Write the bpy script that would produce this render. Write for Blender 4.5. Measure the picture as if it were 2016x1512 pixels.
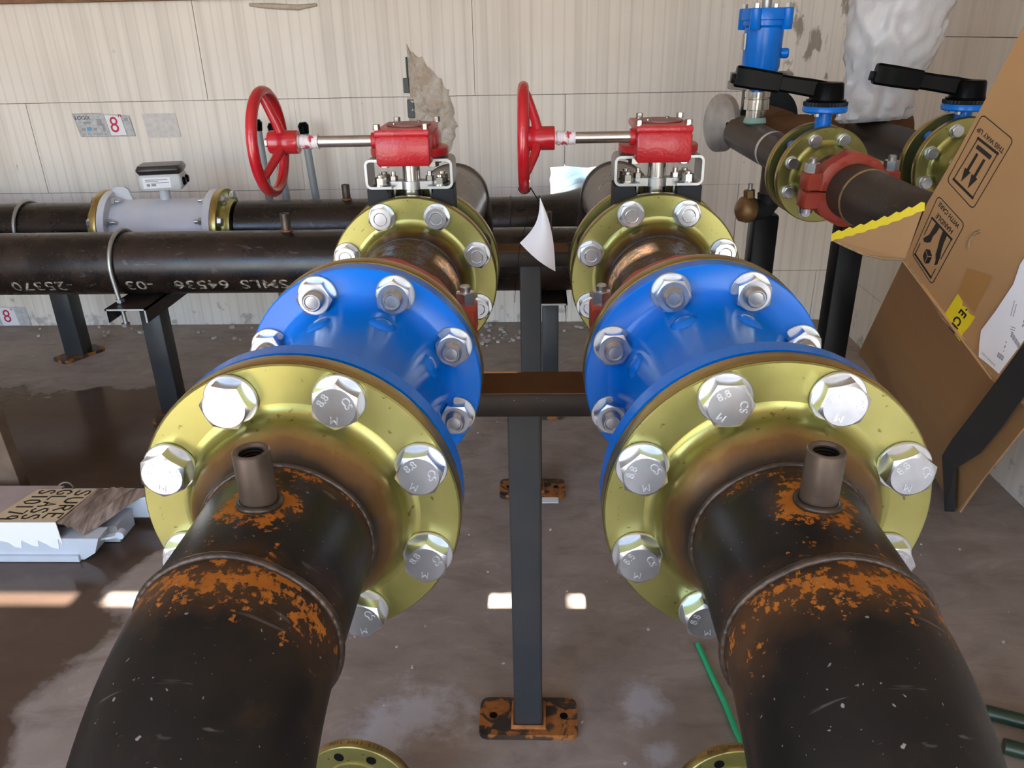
import bpy, bmesh, math, random
from mathutils import Vector, Matrix
import mathutils.noise as mn

for o in list(bpy.data.objects):
    bpy.data.objects.remove(o)
S = bpy.context.scene
COL = S.collection
PI = math.pi
rnd = random.Random(7)

# ------------------------------------------------------------------ camera
cam = bpy.data.cameras.new('camera')
camo = bpy.data.objects.new('camera', cam)
COL.objects.link(camo)
S.camera = camo
RX = Vector((0.9994255, 0.0285166, -0.0183145))
UX = Vector((0.0049752, 0.4110873, 0.9115824))
FX = Vector((-0.033524, 0.9111499, -0.4107092))
M = Matrix.Identity(4)
for i in range(3):
    M[i][0], M[i][1], M[i][2] = RX[i], UX[i], -FX[i]
M[0][3], M[1][3], M[2][3] = 0, 0, 1.329
camo.matrix_world = M
cam.sensor_fit = 'HORIZONTAL'
cam.sensor_width = 36.0
cam.lens = 36.0 * 1542.19 / 2016
cam.clip_start = 0.02

# ------------------------------------------------------------------ sky, sun, exposure
w = bpy.data.worlds.new('sky')
S.world = w
w.use_nodes = True
wn = w.node_tree
bg = wn.nodes['Background']
sky = wn.nodes.new('ShaderNodeTexSky')
sky.sky_type = 'NISHITA'
sky.sun_disc = False
sky.sun_elevation = math.radians(68.5)
sky.sun_rotation = math.radians(180)
sky.dust_density = 1.0
wn.links.new(sky.outputs[0], bg.inputs[0])
bg.inputs[1].default_value = 0.32
sun = bpy.data.lights.new('sun', 'SUN')
sun.energy = 9.0
sun.angle = math.radians(0.53)
sun.color = (1.0, 0.93, 0.83)
suno = bpy.data.objects.new('sun', sun)
COL.objects.link(suno)
suno.rotation_euler = (math.radians(21.5), 0, 0)      # shines towards +Y and down


def portal(name, loc, rot, sx, sy):
    l = bpy.data.lights.new(name, 'AREA')
    l.shape = 'RECTANGLE'
    l.size, l.size_y = sx, sy
    l.cycles.is_portal = True
    o = bpy.data.objects.new(name, l)
    COL.objects.link(o)
    o.location = loc
    o.rotation_euler = rot
    return o


portal('door_daylight', (-2.25, -1.42, 1.15), (PI / 2, 0, 0), 2.7, 2.3)
portal('added_opening_daylight', (0.45, -1.42, 1.2), (PI / 2, 0, 0), 1.7, 2.3)  # unseen opening added at the right for extra sky light
portal('clerestory_daylight', (-1.5, -1.42, 2.72), (PI / 2, 0, 0), 5.6, 0.5)
S.view_settings.view_transform = 'Standard'
S.view_settings.look = 'None'
S.view_settings.gamma = 1.0
S.view_settings.use_curve_mapping = False
S.view_settings.exposure = 1.95
S.cycles.max_bounces = 8
S.cycles.diffuse_bounces = 5
S.cycles.glossy_bounces = 5
S.cycles.sample_clamp_indirect = 6.0
S.cycles.caustics_reflective = False
S.cycles.caustics_refractive = False


# ------------------------------------------------------------------ node helper
class N:
    def __init__(s, name):
        s.m = bpy.data.materials.new(name)
        s.m.use_nodes = True
        s.t = s.m.node_tree
        s.b = s.t.nodes['Principled BSDF']
        tc = s.t.nodes.new('ShaderNodeTexCoord')
        s.obj = tc.outputs['Object']
        s.gen = tc.outputs['Generated']

    def _in(s, sock, v):
        if isinstance(v, bpy.types.NodeSocket):
            s.t.links.new(v, sock)
        else:
            if sock.type == 'RGBA' and len(v) == 3:
                v = (*v, 1)
            sock.default_value = v

    def world(s):
        return s.t.nodes.new('ShaderNodeNewGeometry').outputs['Position']

    def mapping(s, vec, scale=(1, 1, 1), loc=(0, 0, 0)):
        n = s.t.nodes.new('ShaderNodeMapping')
        s._in(n.inputs['Vector'], vec)
        n.inputs['Scale'].default_value = scale
        n.inputs['Location'].default_value = loc
        return n.outputs[0]

    def noise(s, scale, detail=4, vec=None, rough=0.55, dist=0.0):
        n = s.t.nodes.new('ShaderNodeTexNoise')
        s._in(n.inputs['Vector'], vec if vec is not None else s.obj)
        n.inputs['Scale'].default_value = scale
        n.inputs['Detail'].default_value = detail
        n.inputs['Roughness'].default_value = rough
        n.inputs['Distortion'].default_value = dist
        return n.outputs['Fac']

    def voro(s, scale, vec=None, feature='F1'):
        n = s.t.nodes.new('ShaderNodeTexVoronoi')
        n.feature = feature
        s._in(n.inputs['Vector'], vec if vec is not None else s.obj)
        n.inputs['Scale'].default_value = scale
        return n.outputs['Distance']

    def wave(s, scale, vec=None, dist=0.0, axis='X'):
        n = s.t.nodes.new('ShaderNodeTexWave')
        n.bands_direction = axis
        s._in(n.inputs['Vector'], vec if vec is not None else s.obj)
        n.inputs['Scale'].default_value = scale
        n.inputs['Distortion'].default_value = dist
        n.inputs['Detail'].default_value = 2
        return n.outputs['Fac']

    def math(s, op, a, b=0.0, clamp=False):
        n = s.t.nodes.new('ShaderNodeMath')
        n.operation = op
        n.use_clamp = clamp
        s._in(n.inputs[0], a)
        s._in(n.inputs[1], b)
        return n.outputs[0]

    def remap(s, v, a, b, c=0.0, d=1.0):
        n = s.t.nodes.new('ShaderNodeMapRange')
        s._in(n.inputs[0], v)
        for i, q in enumerate((a, b, c, d)):
            n.inputs[i + 1].default_value = q
        return n.outputs[0]

    def mix(s, f, a, b):
        n = s.t.nodes.new('ShaderNodeMix')
        n.data_type = 'RGBA'
        s._in(n.inputs[0], f)
        s._in(n.inputs[6], a)
        s._in(n.inputs[7], b)
        return n.outputs[2]

    def xyz(s, v):
        n = s.t.nodes.new('ShaderNodeSeparateXYZ')
        s._in(n.inputs[0], v)
        return n.outputs

    def dist(s, vec, p):
        n = s.t.nodes.new('ShaderNodeVectorMath')
        n.operation = 'DISTANCE'
        s._in(n.inputs[0], vec)
        n.inputs[1].default_value = p
        return n.outputs['Value']

    def bump(s, h, strength=0.3, dist=0.002):
        n = s.t.nodes.new('ShaderNodeBump')
        s._in(n.inputs['Height'], h)
        n.inputs['Strength'].default_value = strength
        n.inputs['Distance'].default_value = dist
        s.t.links.new(n.outputs[0], s.b.inputs['Normal'])

    def set(s, color=None, rough=None, metal=None, spec=None, coat=None, alpha=None):
        for k, v in (('Base Color', color), ('Roughness', rough), ('Metallic', metal), ('Specular IOR Level', spec),
                     ('Coat Weight', coat), ('Alpha', alpha)):
            if v is not None:
                s._in(s.b.inputs[k], v)
        return s.m


def simple(name, color, rough=0.5, metal=0.0, var=0.0, scale=12, bump=0.0, bscale=80, coat=None, spec=None):
    n = N(name)
    c = color
    if var:
        f = n.noise(scale, 5)
        c = n.mix(n.remap(f, 0.3, 0.7), tuple(x * (1 - var) for x in color), tuple(min(1, x * (1 + var)) for x in color))
    if bump:
        n.bump(n.noise(bscale, 4), bump, 0.001)
    return n.set(c, rough, metal, spec, coat)


def m_gold(name='yellow_zinc_plate', weld=None):
    """weld = (station of the weld, station where the tint has faded) along local y"""
    n = N(name)
    f = n.noise(9, 5)
    c = n.mix(n.remap(f, 0.3, 0.7), (0.30, 0.285, 0.085), (0.43, 0.405, 0.15))
    f2 = n.noise(120, 3)
    dots = n.remap(f2, 0.66, 0.71)
    c = n.mix(n.math('MULTIPLY', dots, 0.7), c, (0.12, 0.085, 0.025))
    d = n.noise(4, 3)
    c = n.mix(n.remap(d, 0.60, 0.75, 0, 0.5), c, (0.36, 0.22, 0.07))
    met = 0.85
    if weld:
        y = n.xyz(n.obj)[1]
        k = n.math('ADD', n.remap(y, weld[0], weld[1], 1, 0), n.math('MULTIPLY', n.math('SUBTRACT', n.noise(17, 5), 0.5), 0.55))
        c = n.mix(n.remap(k, 0.22, 0.55), c, (0.20, 0.105, 0.035))
        c = n.mix(n.remap(k, 0.50, 0.80), c, (0.030, 0.020, 0.013))
        met = n.remap(k, 0.4, 0.8, 0.85, 0.25)
    n.bump(n.noise(300, 2), 0.03, 0.0005)
    return n.set(c, n.remap(f, 0.3, 0.7, 0.27, 0.42), met)


def m_goldrim():
    n = N('yellow_zinc_rim')
    f = n.noise(14, 5)
    c = n.mix(n.remap(f, 0.35, 0.65), (0.40, 0.26, 0.09), (0.52, 0.42, 0.17))
    return n.set(c, 0.3, 0.9)


def m_steel(name, welds=(), spots=(), base=(0.011, 0.010, 0.010), amount=0.5, rust=(0.46, 0.16, 0.025), brown=(0.030, 0.021, 0.015),
            rough=0.42, axis=1, scratch=True, spec=0.26):
    """mill-black pipe; rust crust near the given weld stations and spots (local coordinates)"""
    n = N(name)
    pos = n.obj
    x = n.xyz(pos)
    f = n.noise(7, 6)
    c = n.mix(n.remap(f, 0.42, 0.72), base, brown)
    near = None
    for y, wd in welds:
        d = n.math('ABSOLUTE', n.math('SUBTRACT', x[axis], y))
        k = n.remap(d, 0, wd, 1, 0)
        near = k if near is None else n.math('MAXIMUM', near, k)
    for p, wd in spots:
        k = n.remap(n.dist(pos, p), 0, wd, 1.9, 0)
        near = k if near is None else n.math('MAXIMUM', near, k)
    g = n.math('ADD', n.math('MULTIPLY', n.noise(46, 6, rough=0.7), 0.55), n.math('MULTIPLY', n.noise(190, 4, rough=0.6), 0.45))
    if near is not None:
        top = n.remap(x[2], -0.05, 0.07, -0.10, 0.04)
        amt = n.math('ADD', n.math('MULTIPLY', near, 0.20), top)
        tint = n.math('ADD', n.noise(16, 5), n.math('MULTIPLY', near, 0.4))
        c = n.mix(n.remap(tint, 0.60, 1.0, 0, 0.75), c, (0.10, 0.05, 0.022))
        m2 = n.math('ADD', g, amt)
        r = n.remap(m2, 0.70, 0.735)
        rc = n.mix(n.noise(60, 3), (rust[0] * 0.55, rust[1] * 0.5, rust[2] * 0.5), (rust[0] * 1.2, rust[1] * 1.2, rust[2]))
        c = n.mix(n.math('MULTIPLY', r, 0.92), c, rc)
    else:
        r = n.remap(n.math('ADD', g, (amount - 0.5) * 0.4), 0.63, 0.72)
        c = n.mix(n.math('MULTIPLY', r, 0.7), c, (0.16, 0.075, 0.03))
    if scratch:
        sp = n.noise(260, 2, rough=0.4)
        c = n.mix(n.remap(sp, 0.73, 0.77, 0, 0.6), c, (0.36, 0.34, 0.32))
        sc = n.noise(9, 3, n.mapping(pos, (1, 6, 2)), dist=1.5)
        c = n.mix(n.remap(sc, 0.665, 0.70, 0, 0.25), c, (0.2, 0.18, 0.17))
    ro = n.math('ADD', n.math('MULTIPLY', r, 0.4), n.remap(f, 0.3, 0.7, rough - 0.1, rough + 0.1))
    n.bump(n.math('ADD', n.noise(90, 4), r), 0.15, 0.0006)
    return n.set(c, ro, 0.0, spec)


def m_wall():
    n = N('expanded_foam_block')
    p = n.world()
    x = n.xyz(p)
    f = n.noise(1.6, 6, p)
    c = n.mix(n.remap(f, 0.3, 0.72), (0.88, 0.81, 0.73), (0.78, 0.70, 0.61))
    st = n.noise(1.0, 3, n.mapping(p, (22, 22, 0.6)))
    c = n.mix(n.remap(st, 0.46, 0.66, 0, 0.32), c, (0.52, 0.46, 0.39))
    lines = n.wave(6.6, n.mapping(p, (1, 1, 0)), 0.3)
    c = n.mix(n.remap(lines, 0.86, 1.0, 0, 0.22), c, (0.45, 0.40, 0.34))
    f3 = n.noise(23, 5, p, rough=0.65)
    c = n.mix(n.remap(f3, 0.70, 0.76, 0, 0.55), c, (0.30, 0.24, 0.18))
    # mud splashes at the right end of the back wall and grime along the floor
    d = n.dist(p, (1.18, 3.7, 1.28))
    sp = n.noise(16, 4, n.mapping(p, (1.0, 1.0, 0.42)), dist=0.4)
    k = n.math('ADD', sp, n.remap(d, 0.0, 0.36, 0.15, -0.12))
    c = n.mix(n.remap(k, 0.61, 0.66, 0, 0.72), c, (0.20, 0.15, 0.10))
    low = n.math('ADD', n.remap(x[2], 0.0, 0.22, 0.22, 0), n.noise(13, 5, p))
    c = n.mix(n.remap(low, 0.72, 0.80, 0, 0.6), c, (0.30, 0.27, 0.24))
    n.bump(n.math('ADD', n.math('MULTIPLY', lines, 0.7), n.noise(60, 3, p)), 0.25, 0.0012)
    return n.set(c, 0.8, 0, 0.25)


def m_floor():
    n = N('damp_concrete')
    p = n.world()
    x = n.xyz(p)
    f = n.noise(1.5, 7, p)
    g = n.noise(14, 6, p, rough=0.65)
    c = n.mix(n.remap(f, 0.32, 0.68), (0.27, 0.222, 0.195), (0.39, 0.325, 0.285))
    c = n.mix(n.remap(g, 0.35, 0.75, 0, 0.5), c, (0.215, 0.172, 0.15))
    h = n.noise(5, 6, n.mapping(p, (1, 2.2, 1)), rough=0.68, dist=0.7)
    c = n.mix(n.remap(h, 0.50, 0.66, 0, 0.45), c, (0.15, 0.115, 0.098))
    c = n.mix(n.remap(h, 0.34, 0.44, 0.4, 0), c, (0.44, 0.385, 0.345))
    q = n.noise(70, 3, p)
    c = n.mix(n.remap(q, 0.70, 0.75, 0, 0.6), c, (0.42, 0.38, 0.34))
    # chalky white spills
    wm = None
    for (a, b, r) in ((-0.25, 1.235, 0.20), (-0.33, 1.17, 0.16), (0.225, 1.26, 0.12), (0.237, 1.14, 0.07)):
        k = n.remap(n.dist(p, (a, b, 0)), 0, r, 1, 0)
        wm = k if wm is None else n.math('MAXIMUM', wm, k)
    wv = n.math('ADD', n.math('MULTIPLY', wm, 0.55), n.noise(11, 6, p, rough=0.7))
    c = n.mix(n.remap(wv, 0.74, 0.98, 0, 0.75), c, (0.50, 0.50, 0.54))
    # wet, rusty ground on the left: soaked to the line where the puddle dried back
    mk = n.math('ADD', n.remap(x[0], -0.80, -1.25, -0.45, 0.25), n.remap(x[1], 2.75, 3.1, 0.06, -0.5))
    mk = n.math('ADD', mk, n.math('MULTIPLY', n.noise(3.4, 6, p), 0.9))
    wet = n.remap(mk, 0.44, 0.52)
    c = n.mix(n.math('MULTIPLY', wet, 0.9), c, (0.060, 0.033, 0.020))
    n.bump(g, 0.12, 0.002)
    ro = n.remap(wet, 0, 1, 0.62, 0.16)
    return n.set(c, ro, 0, 0.4)


GOLD = m_gold()
GOLDN = m_gold('yellow_zinc_heat_tinted', (0.545, 0.588))
GOLDB = m_gold('yellow_zinc_heat_tinted_back', (0.053, 0.096))
RIM = m_goldrim()
ZINC = simple('zinc_plated_steel', (0.66, 0.69, 0.73), 0.27, 0.95, 0.12, 60)
ZINCW = simple('zinc_washer', (0.60, 0.62, 0.64), 0.34, 0.95, 0.15, 40)
STUD = simple('stud_end', (0.50, 0.50, 0.50), 0.33, 0.9, 0.25, 90)
MARKM = simple('stamped_marking', (0.80, 0.82, 0.86), 0.3, 0.9)
BLUE = simple('blue_epoxy', (0.0, 0.170, 0.70), 0.24, 0.0, 0.04, 8, 0.10, 45, 0.0, 0.4)
RED = simple('red_gear_paint', (0.43, 0.012, 0.018), 0.33, 0.0, 0.12, 20, 0.9, 190, 0.15)
REDW = simple('red_wheel_paint', (0.42, 0.008, 0.016), 0.24, 0.0, 0.1, 10, 0.0, 80, 0.4)
REDC = simple('coupling_red_paint', (0.40, 0.055, 0.03), 0.45, 0.0, 0.15, 14, 0.15, 60)
STAIN = simple('stainless', (0.55, 0.53, 0.50), 0.24, 1.0, 0.1, 30)
BRUSH = simple('brushed_bracket', (0.42, 0.42, 0.42), 0.42, 0.9, 0.12, 30)
CAST = simple('black_cast_iron', (0.014, 0.016, 0.019), 0.5, 0.0, 0.2, 18, 0.2, 120, spec=0.2)
RUBBER = simple('black_rubber', (0.008, 0.008, 0.009), 0.6, spec=0.15)
BLKP = simple('black_plastic', (0.003, 0.003, 0.0034), 0.3, 0.0, spec=0.07)
MILL = m_steel('mill_steel_tube', base=(0.034, 0.037, 0.041), brown=(0.050, 0.046, 0.044), rough=0.40, scratch=False, amount=0.35)
MILLB = m_steel('scaly_black_beam', base=(0.010, 0.010, 0.011), brown=(0.04, 0.024, 0.015), rough=0.5, amount=0.55)
_n = N('rusty_plate')
_g = _n.noise(26, 6, rough=0.6, dist=0.8)
_c = _n.mix(_n.remap(_n.noise(8, 4), 0.35, 0.7), (0.022, 0.020, 0.019), (0.075, 0.045, 0.028))
_c = _n.mix(_n.remap(_g, 0.50, 0.56), _c, _n.mix(_n.noise(80, 3), (0.20, 0.065, 0.012), (0.46, 0.17, 0.035)))
_n.bump(_g, 0.3, 0.001)
RUSTP = _n.set(_c, _n.remap(_g, 0.48, 0.56, 0.45, 0.8), 0, 0.4)
WELD = simple('weld_bead', (0.060, 0.042, 0.032), 0.36, 0.45, 0.5, 40, 0.6, 150)
NIPM = simple('steel_threaded_coupling', (0.13, 0.10, 0.08), 0.36, 0.6, 0.35, 25)
HOLE = simple('dark_bore', (0.004, 0.004, 0.004), 0.5, 0.0, spec=0.1)
HEADER = m_steel('brown_black_pipe', base=(0.012, 0.009, 0.008), brown=(0.034, 0.019, 0.013), rough=0.27, amount=0.6, axis=0, spec=0.42)
PIPEB = m_steel('grey_brown_pipe', base=(0.045, 0.036, 0.030), brown=(0.080, 0.055, 0.038), rough=0.42, amount=0.65)
PIPEG = m_steel('grey_mill_pipe', base=(0.13, 0.115, 0.10), brown=(0.17, 0.14, 0.115), rough=0.32, amount=0.3)
RUSTY = m_steel('rusty_header', base=(0.045, 0.028, 0.018), brown=(0.18, 0.075, 0.028), rough=0.55, amount=1.1)
WALLM = m_wall()
FLOORM = m_floor()
GLUE = N('exposed_foam')
_v = GLUE.noise(16, 6, rough=0.65, dist=0.6)
_c = GLUE.mix(GLUE.remap(_v, 0.35, 0.6), (0.62, 0.56, 0.49), (0.46, 0.36, 0.27))
_w = GLUE.noise(9, 4, GLUE.mapping(GLUE.obj, (1, 1, 2.2)), dist=1.2)
_c = GLUE.mix(GLUE.remap(_w, 0.60, 0.66, 0, 0.55), _c, (0.30, 0.27, 0.25))
GLUE.bump(_v, 0.9, 0.008)
GLUE = GLUE.set(_c, 0.85)
WEB = simple('dark_plastic_web', (0.06, 0.065, 0.065), 0.5)
CONC = simple('concrete_core', (0.32, 0.30, 0.28), 0.9, 0, 0.2, 9)
WOOD = simple('sill_timber', (0.20, 0.10, 0.05), 0.7, 0, 0.35, 14, 0.3, 40)
PLY = simple('roof_boards', (0.58, 0.50, 0.42), 0.75, 0, 0.2, 5)
GRAVEL = simple('yard_gravel', (0.42, 0.39, 0.35), 0.9, 0, 0.2, 6)
WHITEP = simple('white_flow_meter_paint', (0.62, 0.62, 0.66), 0.32, 0, 0.05, 10)
BOXG = simple('pale_grey_plastic', (0.56, 0.58, 0.59), 0.4)
LIDB = simple('dark_brown_lid', (0.028, 0.023, 0.021), 0.28)
GREYC = simple('grey_pvc', (0.27, 0.29, 0.31), 0.42)
PAPER = simple('white_paper', (0.80, 0.80, 0.82), 0.7)
LABELM = simple('printed_label_grey', (0.50, 0.49, 0.49), 0.6, 0, 0.2, 60)
GHOST = simple('faded_label', (0.62, 0.58, 0.55), 0.7, 0, 0.1, 50)
INKB = simple('black_ink', (0.015, 0.013, 0.012), 0.6)
INKR = simple('red_ink', (0.55, 0.02, 0.07), 0.6)
INKW = N('worn_white_stencil')
_v = INKW.noise(70, 5, rough=0.7)
INKW = INKW.set(INKW.mix(INKW.remap(_v, 0.44, 0.56), (0.05, 0.035, 0.028), (0.44, 0.40, 0.32)), 0.6)
INKG = simple('grey_ink', (0.25, 0.25, 0.27), 0.6)
INKBL = simple('blue_ink', (0.12, 0.36, 0.62), 0.6)
CARD = simple('brown_cardboard', (0.385, 0.215, 0.092), 0.75, 0, 0.06, 5, 0.08, 30)
CARDD = simple('cardboard_edge', (0.30, 0.19, 0.10), 0.8, 0, 0.3, 150)
TAPEB = simple('brown_packing_tape', (0.36, 0.185, 0.06), 0.35)
YEL = simple('yellow_tape', (0.74, 0.58, 0.02), 0.4)
STRAPM = simple('charcoal_strap', (0.030, 0.032, 0.037), 0.6, 0, 0.1, 30)
ALU = simple('white_painted_frame', (0.52, 0.56, 0.62), 0.35, 0, 0.05, 10)
CARDW = simple('white_card', (0.85, 0.84, 0.82), 0.6)
CARDT = simple('cream_card', (0.62, 0.50, 0.32), 0.65, 0, 0.08, 20)
GREEN = simple('green_cable', (0.025, 0.50, 0.22), 0.4)
HOSE = simple('dark_green_hose', (0.012, 0.035, 0.016), 0.35)
BRASS = simple('tarnished_bronze', (0.25, 0.15, 0.06), 0.45, 0.6, 0.3, 30)
LUMBER = simple('grey_brown_stud', (0.15, 0.10, 0.065), 0.75, 0, 0.25, 12)
WRAP = N('label_wrap')
_v = WRAP.noise(55, 3)
WRAP = WRAP.set(WRAP.mix(WRAP.remap(_v, 0.56, 0.6), (0.72, 0.66, 0.68), (0.55, 0.06, 0.08)), 0.4)
PLAS = N('brown_film')
_v = PLAS.noise(1, 4, PLAS.mapping(PLAS.obj, (60, 8, 20)))
PLAS.bump(_v, 0.9, 0.006)
PLAS = PLAS.set(PLAS.mix(PLAS.remap(_v, 0.35, 0.65), (0.13, 0.085, 0.065), (0.40, 0.31, 0.26)), 0.22)
BAG = N('white_polythene')
_v = BAG.noise(9, 5)
BAG.bump(_v, 0.6, 0.012)
BAG.b.inputs['Transmission Weight'].default_value = 0.0
BAG.b.inputs['Subsurface Weight'].default_value = 0.15
BAG = BAG.set((0.62, 0.61, 0.62), 0.28, 0, 0.5)


# ------------------------------------------------------------------ mesh builder
def FR(o, z, x=(0, 0, 1)):
    """frame at o with local z along z"""
    z = Vector(z).normalized()
    x = Vector(x)
    if abs(x.normalized().dot(z)) > 0.98:
        x = Vector((1, 0, 0)) if abs(z.x) < 0.9 else Vector((0, 1, 0))
    x = (x - z * x.dot(z)).normalized()
    y = z.cross(x)
    m = Matrix.Identity(4)
    for i in range(3):
        m[i][0], m[i][1], m[i][2], m[i][3] = x[i], y[i], z[i], o[i]
    return m


def wm(o):
    m = o.matrix_basis.copy()
    p = o.parent
    while p:
        m = p.matrix_basis @ m
        p = p.parent
    return m


class MB:
    def __init__(s):
        s.v, s.f = [], []

    def add(s, vs, fs, m=None):
        n = len(s.v)
        s.v += [(m @ Vector(p)) if m else Vector(p) for p in vs]
        s.f += [tuple(i + n for i in f) for f in fs]
        return s

    def box(s, c, d, m=None, bev=0.0):
        cx, cy, cz = c
        a, b, h = d[0] / 2, d[1] / 2, d[2] / 2
        if bev <= 0:
            vs = [(cx + i * a, cy + j * b, cz + k * h) for i in (-1, 1) for j in (-1, 1) for k in (-1, 1)]
            return s.add(vs, [(0, 1, 3, 2), (4, 6, 7, 5), (0, 4, 5, 1), (2, 3, 7, 6), (0, 2, 6, 4), (1, 5, 7, 3)], m)
        e = bev
        pts = []
        for (sx, sy, st) in ((1, 1, 0), (-1, 1, 90), (-1, -1, 180), (1, -1, 270)):
            for t in (0, 45, 90):
                r = math.radians(st + t)
                pts.append((cx + sx * (a - e) + e * math.cos(r), cy + sy * (b - e) + e * math.sin(r)))
        k = len(pts)
        lv = [(-h, 0.72), (-h + e, 1.0), (h - e, 1.0), (h, 0.72)]
        vs = []
        for z, q in lv:
            for (px, py) in pts:
                if q < 1:
                    px = cx + (px - cx) * (1 - e * 0.55 / a)
                    py = cy + (py - cy) * (1 - e * 0.55 / b)
                vs.append((px, py, cz + z))
        fs = [tuple(range(k - 1, -1, -1)), tuple(range(3 * k, 4 * k))]
        for l in range(3):
            for i in range(k):
                j = (i + 1) % k
                fs.append((l * k + i, l * k + j, (l + 1) * k + j, (l + 1) * k + i))
        return s.add(vs, fs, m)

    def lathe(s, prof, m=None, seg=48, close=False):
        """profile [(r,h)] about local z"""
        vs, fs, rows = [], [], []
        for r, h in prof:
            if r < 1e-6:
                rows.append([len(vs)])
                vs.append((0, 0, h))
            else:
                rows.append(list(range(len(vs), len(vs) + seg)))
                vs += [(r * math.cos(2 * PI * i / seg), r * math.sin(2 * PI * i / seg), h) for i in range(seg)]
        pr = list(zip(rows[:-1], rows[1:]))
        if close:
            pr.append((rows[-1], rows[0]))
        for a, b in pr:
            for i in range(seg):
                j = (i + 1) % seg
                if len(a) == 1 and len(b) == 1:
                    continue
                if len(a) == 1:
                    fs.append((a[0], b[j], b[i]))
                elif len(b) == 1:
                    fs.append((a[i], a[j], b[0]))
                else:
                    fs.append((a[i], a[j], b[j], b[i]))
        return s.add(vs, fs, m)

    def cyl(s, p0, p1, r, seg=32, r1=None, bev=0.0):
        p0, p1 = Vector(p0), Vector(p1)
        L = (p1 - p0).length
        r1 = r if r1 is None else r1
        e = bev
        pf = [(0, 0), (r - e, 0), (r, e), (r1, L - e), (r1 - e, L), (0, L)] if e else [(0, 0), (r, 0), (r1, L), (0, L)]
        return s.lathe(pf, FR(p0, p1 - p0), seg)

    def prism(s, pts, h, m=None):
        """polygon in local xy, extruded 0..h in z"""
        k = len(pts)
        vs = [(x, y, 0) for x, y in pts] + [(x, y, h) for x, y in pts]
        fs = [tuple(range(k - 1, -1, -1)), tuple(range(k, 2 * k))]
        fs += [(i, (i + 1) % k, k + (i + 1) % k, k + i) for i in range(k)]
        return s.add(vs, fs, m)

    def hexa(s, af, h, m=None, top=True, rot=0.0):
        """hex head with a chamfered round top"""
        R = af / 2 / math.cos(PI / 6)
        seg = 24
        vs, fs = [], []
        def hexr(t):
            a = (t + PI / 6) % (PI / 3) - PI / 6
            return af / 2 / math.cos(a)
        lv = [(0, None), (h - 0.13 * af * 0.6, None), (h, af / 2 * 0.95)]
        if not top:
            lv = [(0, None), (h, None)]
        for z, rr in lv:
            for i in range(seg):
                t = 2 * PI * i / seg + 0.0
                r = hexr(t + PI / 6) if rr is None else rr
                if z and rr is None and top:
                    r2 = hexr(t + PI / 6)
                    z2 = h - (r2 - af / 2 * 0.95) * 0.55
                    vs.append((r2 * math.cos(t + rot), r2 * math.sin(t + rot), z2))
                else:
                    vs.append((r * math.cos(t + rot), r * math.sin(t + rot), z))
        fs.append(tuple(range(seg - 1, -1, -1)))
        for l in range(len(lv) - 1):
            for i in range(seg):
                j = (i + 1) % seg
                fs.append((l * seg + i, l * seg + j, (l + 1) * seg + j, (l + 1) * seg + i))
        fs.append(tuple(range((len(lv) - 1) * seg, len(lv) * seg)))
        return s.add(vs, fs, m)

    def tube(s, path, r, seg=16, caps=True, closed=False, flat=None, up=None):
        """swept round (or flat=(w,t)) section along a polyline; r may be a list"""
        P = [Vector(p) for p in path]
        n = len(P)
        T = []
        for i in range(n):
            a = P[(i - 1) % n] if closed or i > 0 else P[i]
            b = P[(i + 1) % n] if closed or i < n - 1 else P[i]
            T.append((b - a).normalized())
        x = Vector(up) if up else (Vector((0, 0, 1)) if abs(T[0].z) < 0.9 else Vector((1, 0, 0)))
        x = (x - T[0] * x.dot(T[0])).normalized()
        vs, fs = [], []
        for i in range(n):
            x = (x - T[i] * x.dot(T[i])).normalized()
            y = T[i].cross(x)
            rr = r[i] if isinstance(r, (list, tuple)) else r
            if flat:
                sec = [(-flat[0] / 2, -flat[1] / 2), (flat[0] / 2, -flat[1] / 2), (flat[0] / 2, flat[1] / 2), (-flat[0] / 2, flat[1] / 2)]
                for a, b in sec:
                    vs.append(P[i] + y * a + x * b)
            else:
                for k in range(seg):
                    t = 2 * PI * k / seg
                    vs.append(P[i] + x * (rr * math.cos(t)) + y * (rr * math.sin(t)))
        k = 4 if flat else seg
        for i in range(n if closed else n - 1):
            j = (i + 1) % n
            for q in range(k):
                u = (q + 1) % k
                fs.append((i * k + q, i * k + u, j * k + u, j * k + q))
        if caps and not closed:
            fs.append(tuple(range(k - 1, -1, -1)))
            fs.append(tuple((n - 1) * k + q for q in range(k)))
        return s.add(vs, fs)

    def torus(s, c, ax, R, r, seg=48, sec=12):
        m = FR(c, ax)
        path = [m @ Vector((R * math.cos(2 * PI * i / seg), R * math.sin(2 * PI * i / seg), 0)) for i in range(seg)]
        return s.tube(path, r, sec, closed=True, up=ax)

    def build(s, name, mat, parent=None, smooth=35, kind=None):
        me = bpy.data.meshes.new(name)
        inv = wm(parent).inverted() if parent else None
        me.from_pydata([tuple(inv @ p) if inv else tuple(p) for p in s.v], [], s.f)
        me.validate()
        me.update()
        if smooth:
            me.shade_smooth()
            me.set_sharp_from_angle(angle=math.radians(smooth))
        me.materials.append(mat)
        o = bpy.data.objects.new(name, me)
        COL.objects.link(o)
        if parent:
            o.parent = parent
        if kind:
            o['kind'] = kind
        return o


def tag(o, label=None, cat=None, group=None, kind=None):
    if label: o['label'] = label
    if cat: o['category'] = cat
    if group: o['group'] = group
    if kind: o['kind'] = kind
    return o


def thing(name, loc, label, cat, group=None):
    o = bpy.data.objects.new(name, None)
    o.empty_display_size = 0.05
    COL.objects.link(o)
    o.location = loc
    return tag(o, label, cat, group)


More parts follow.
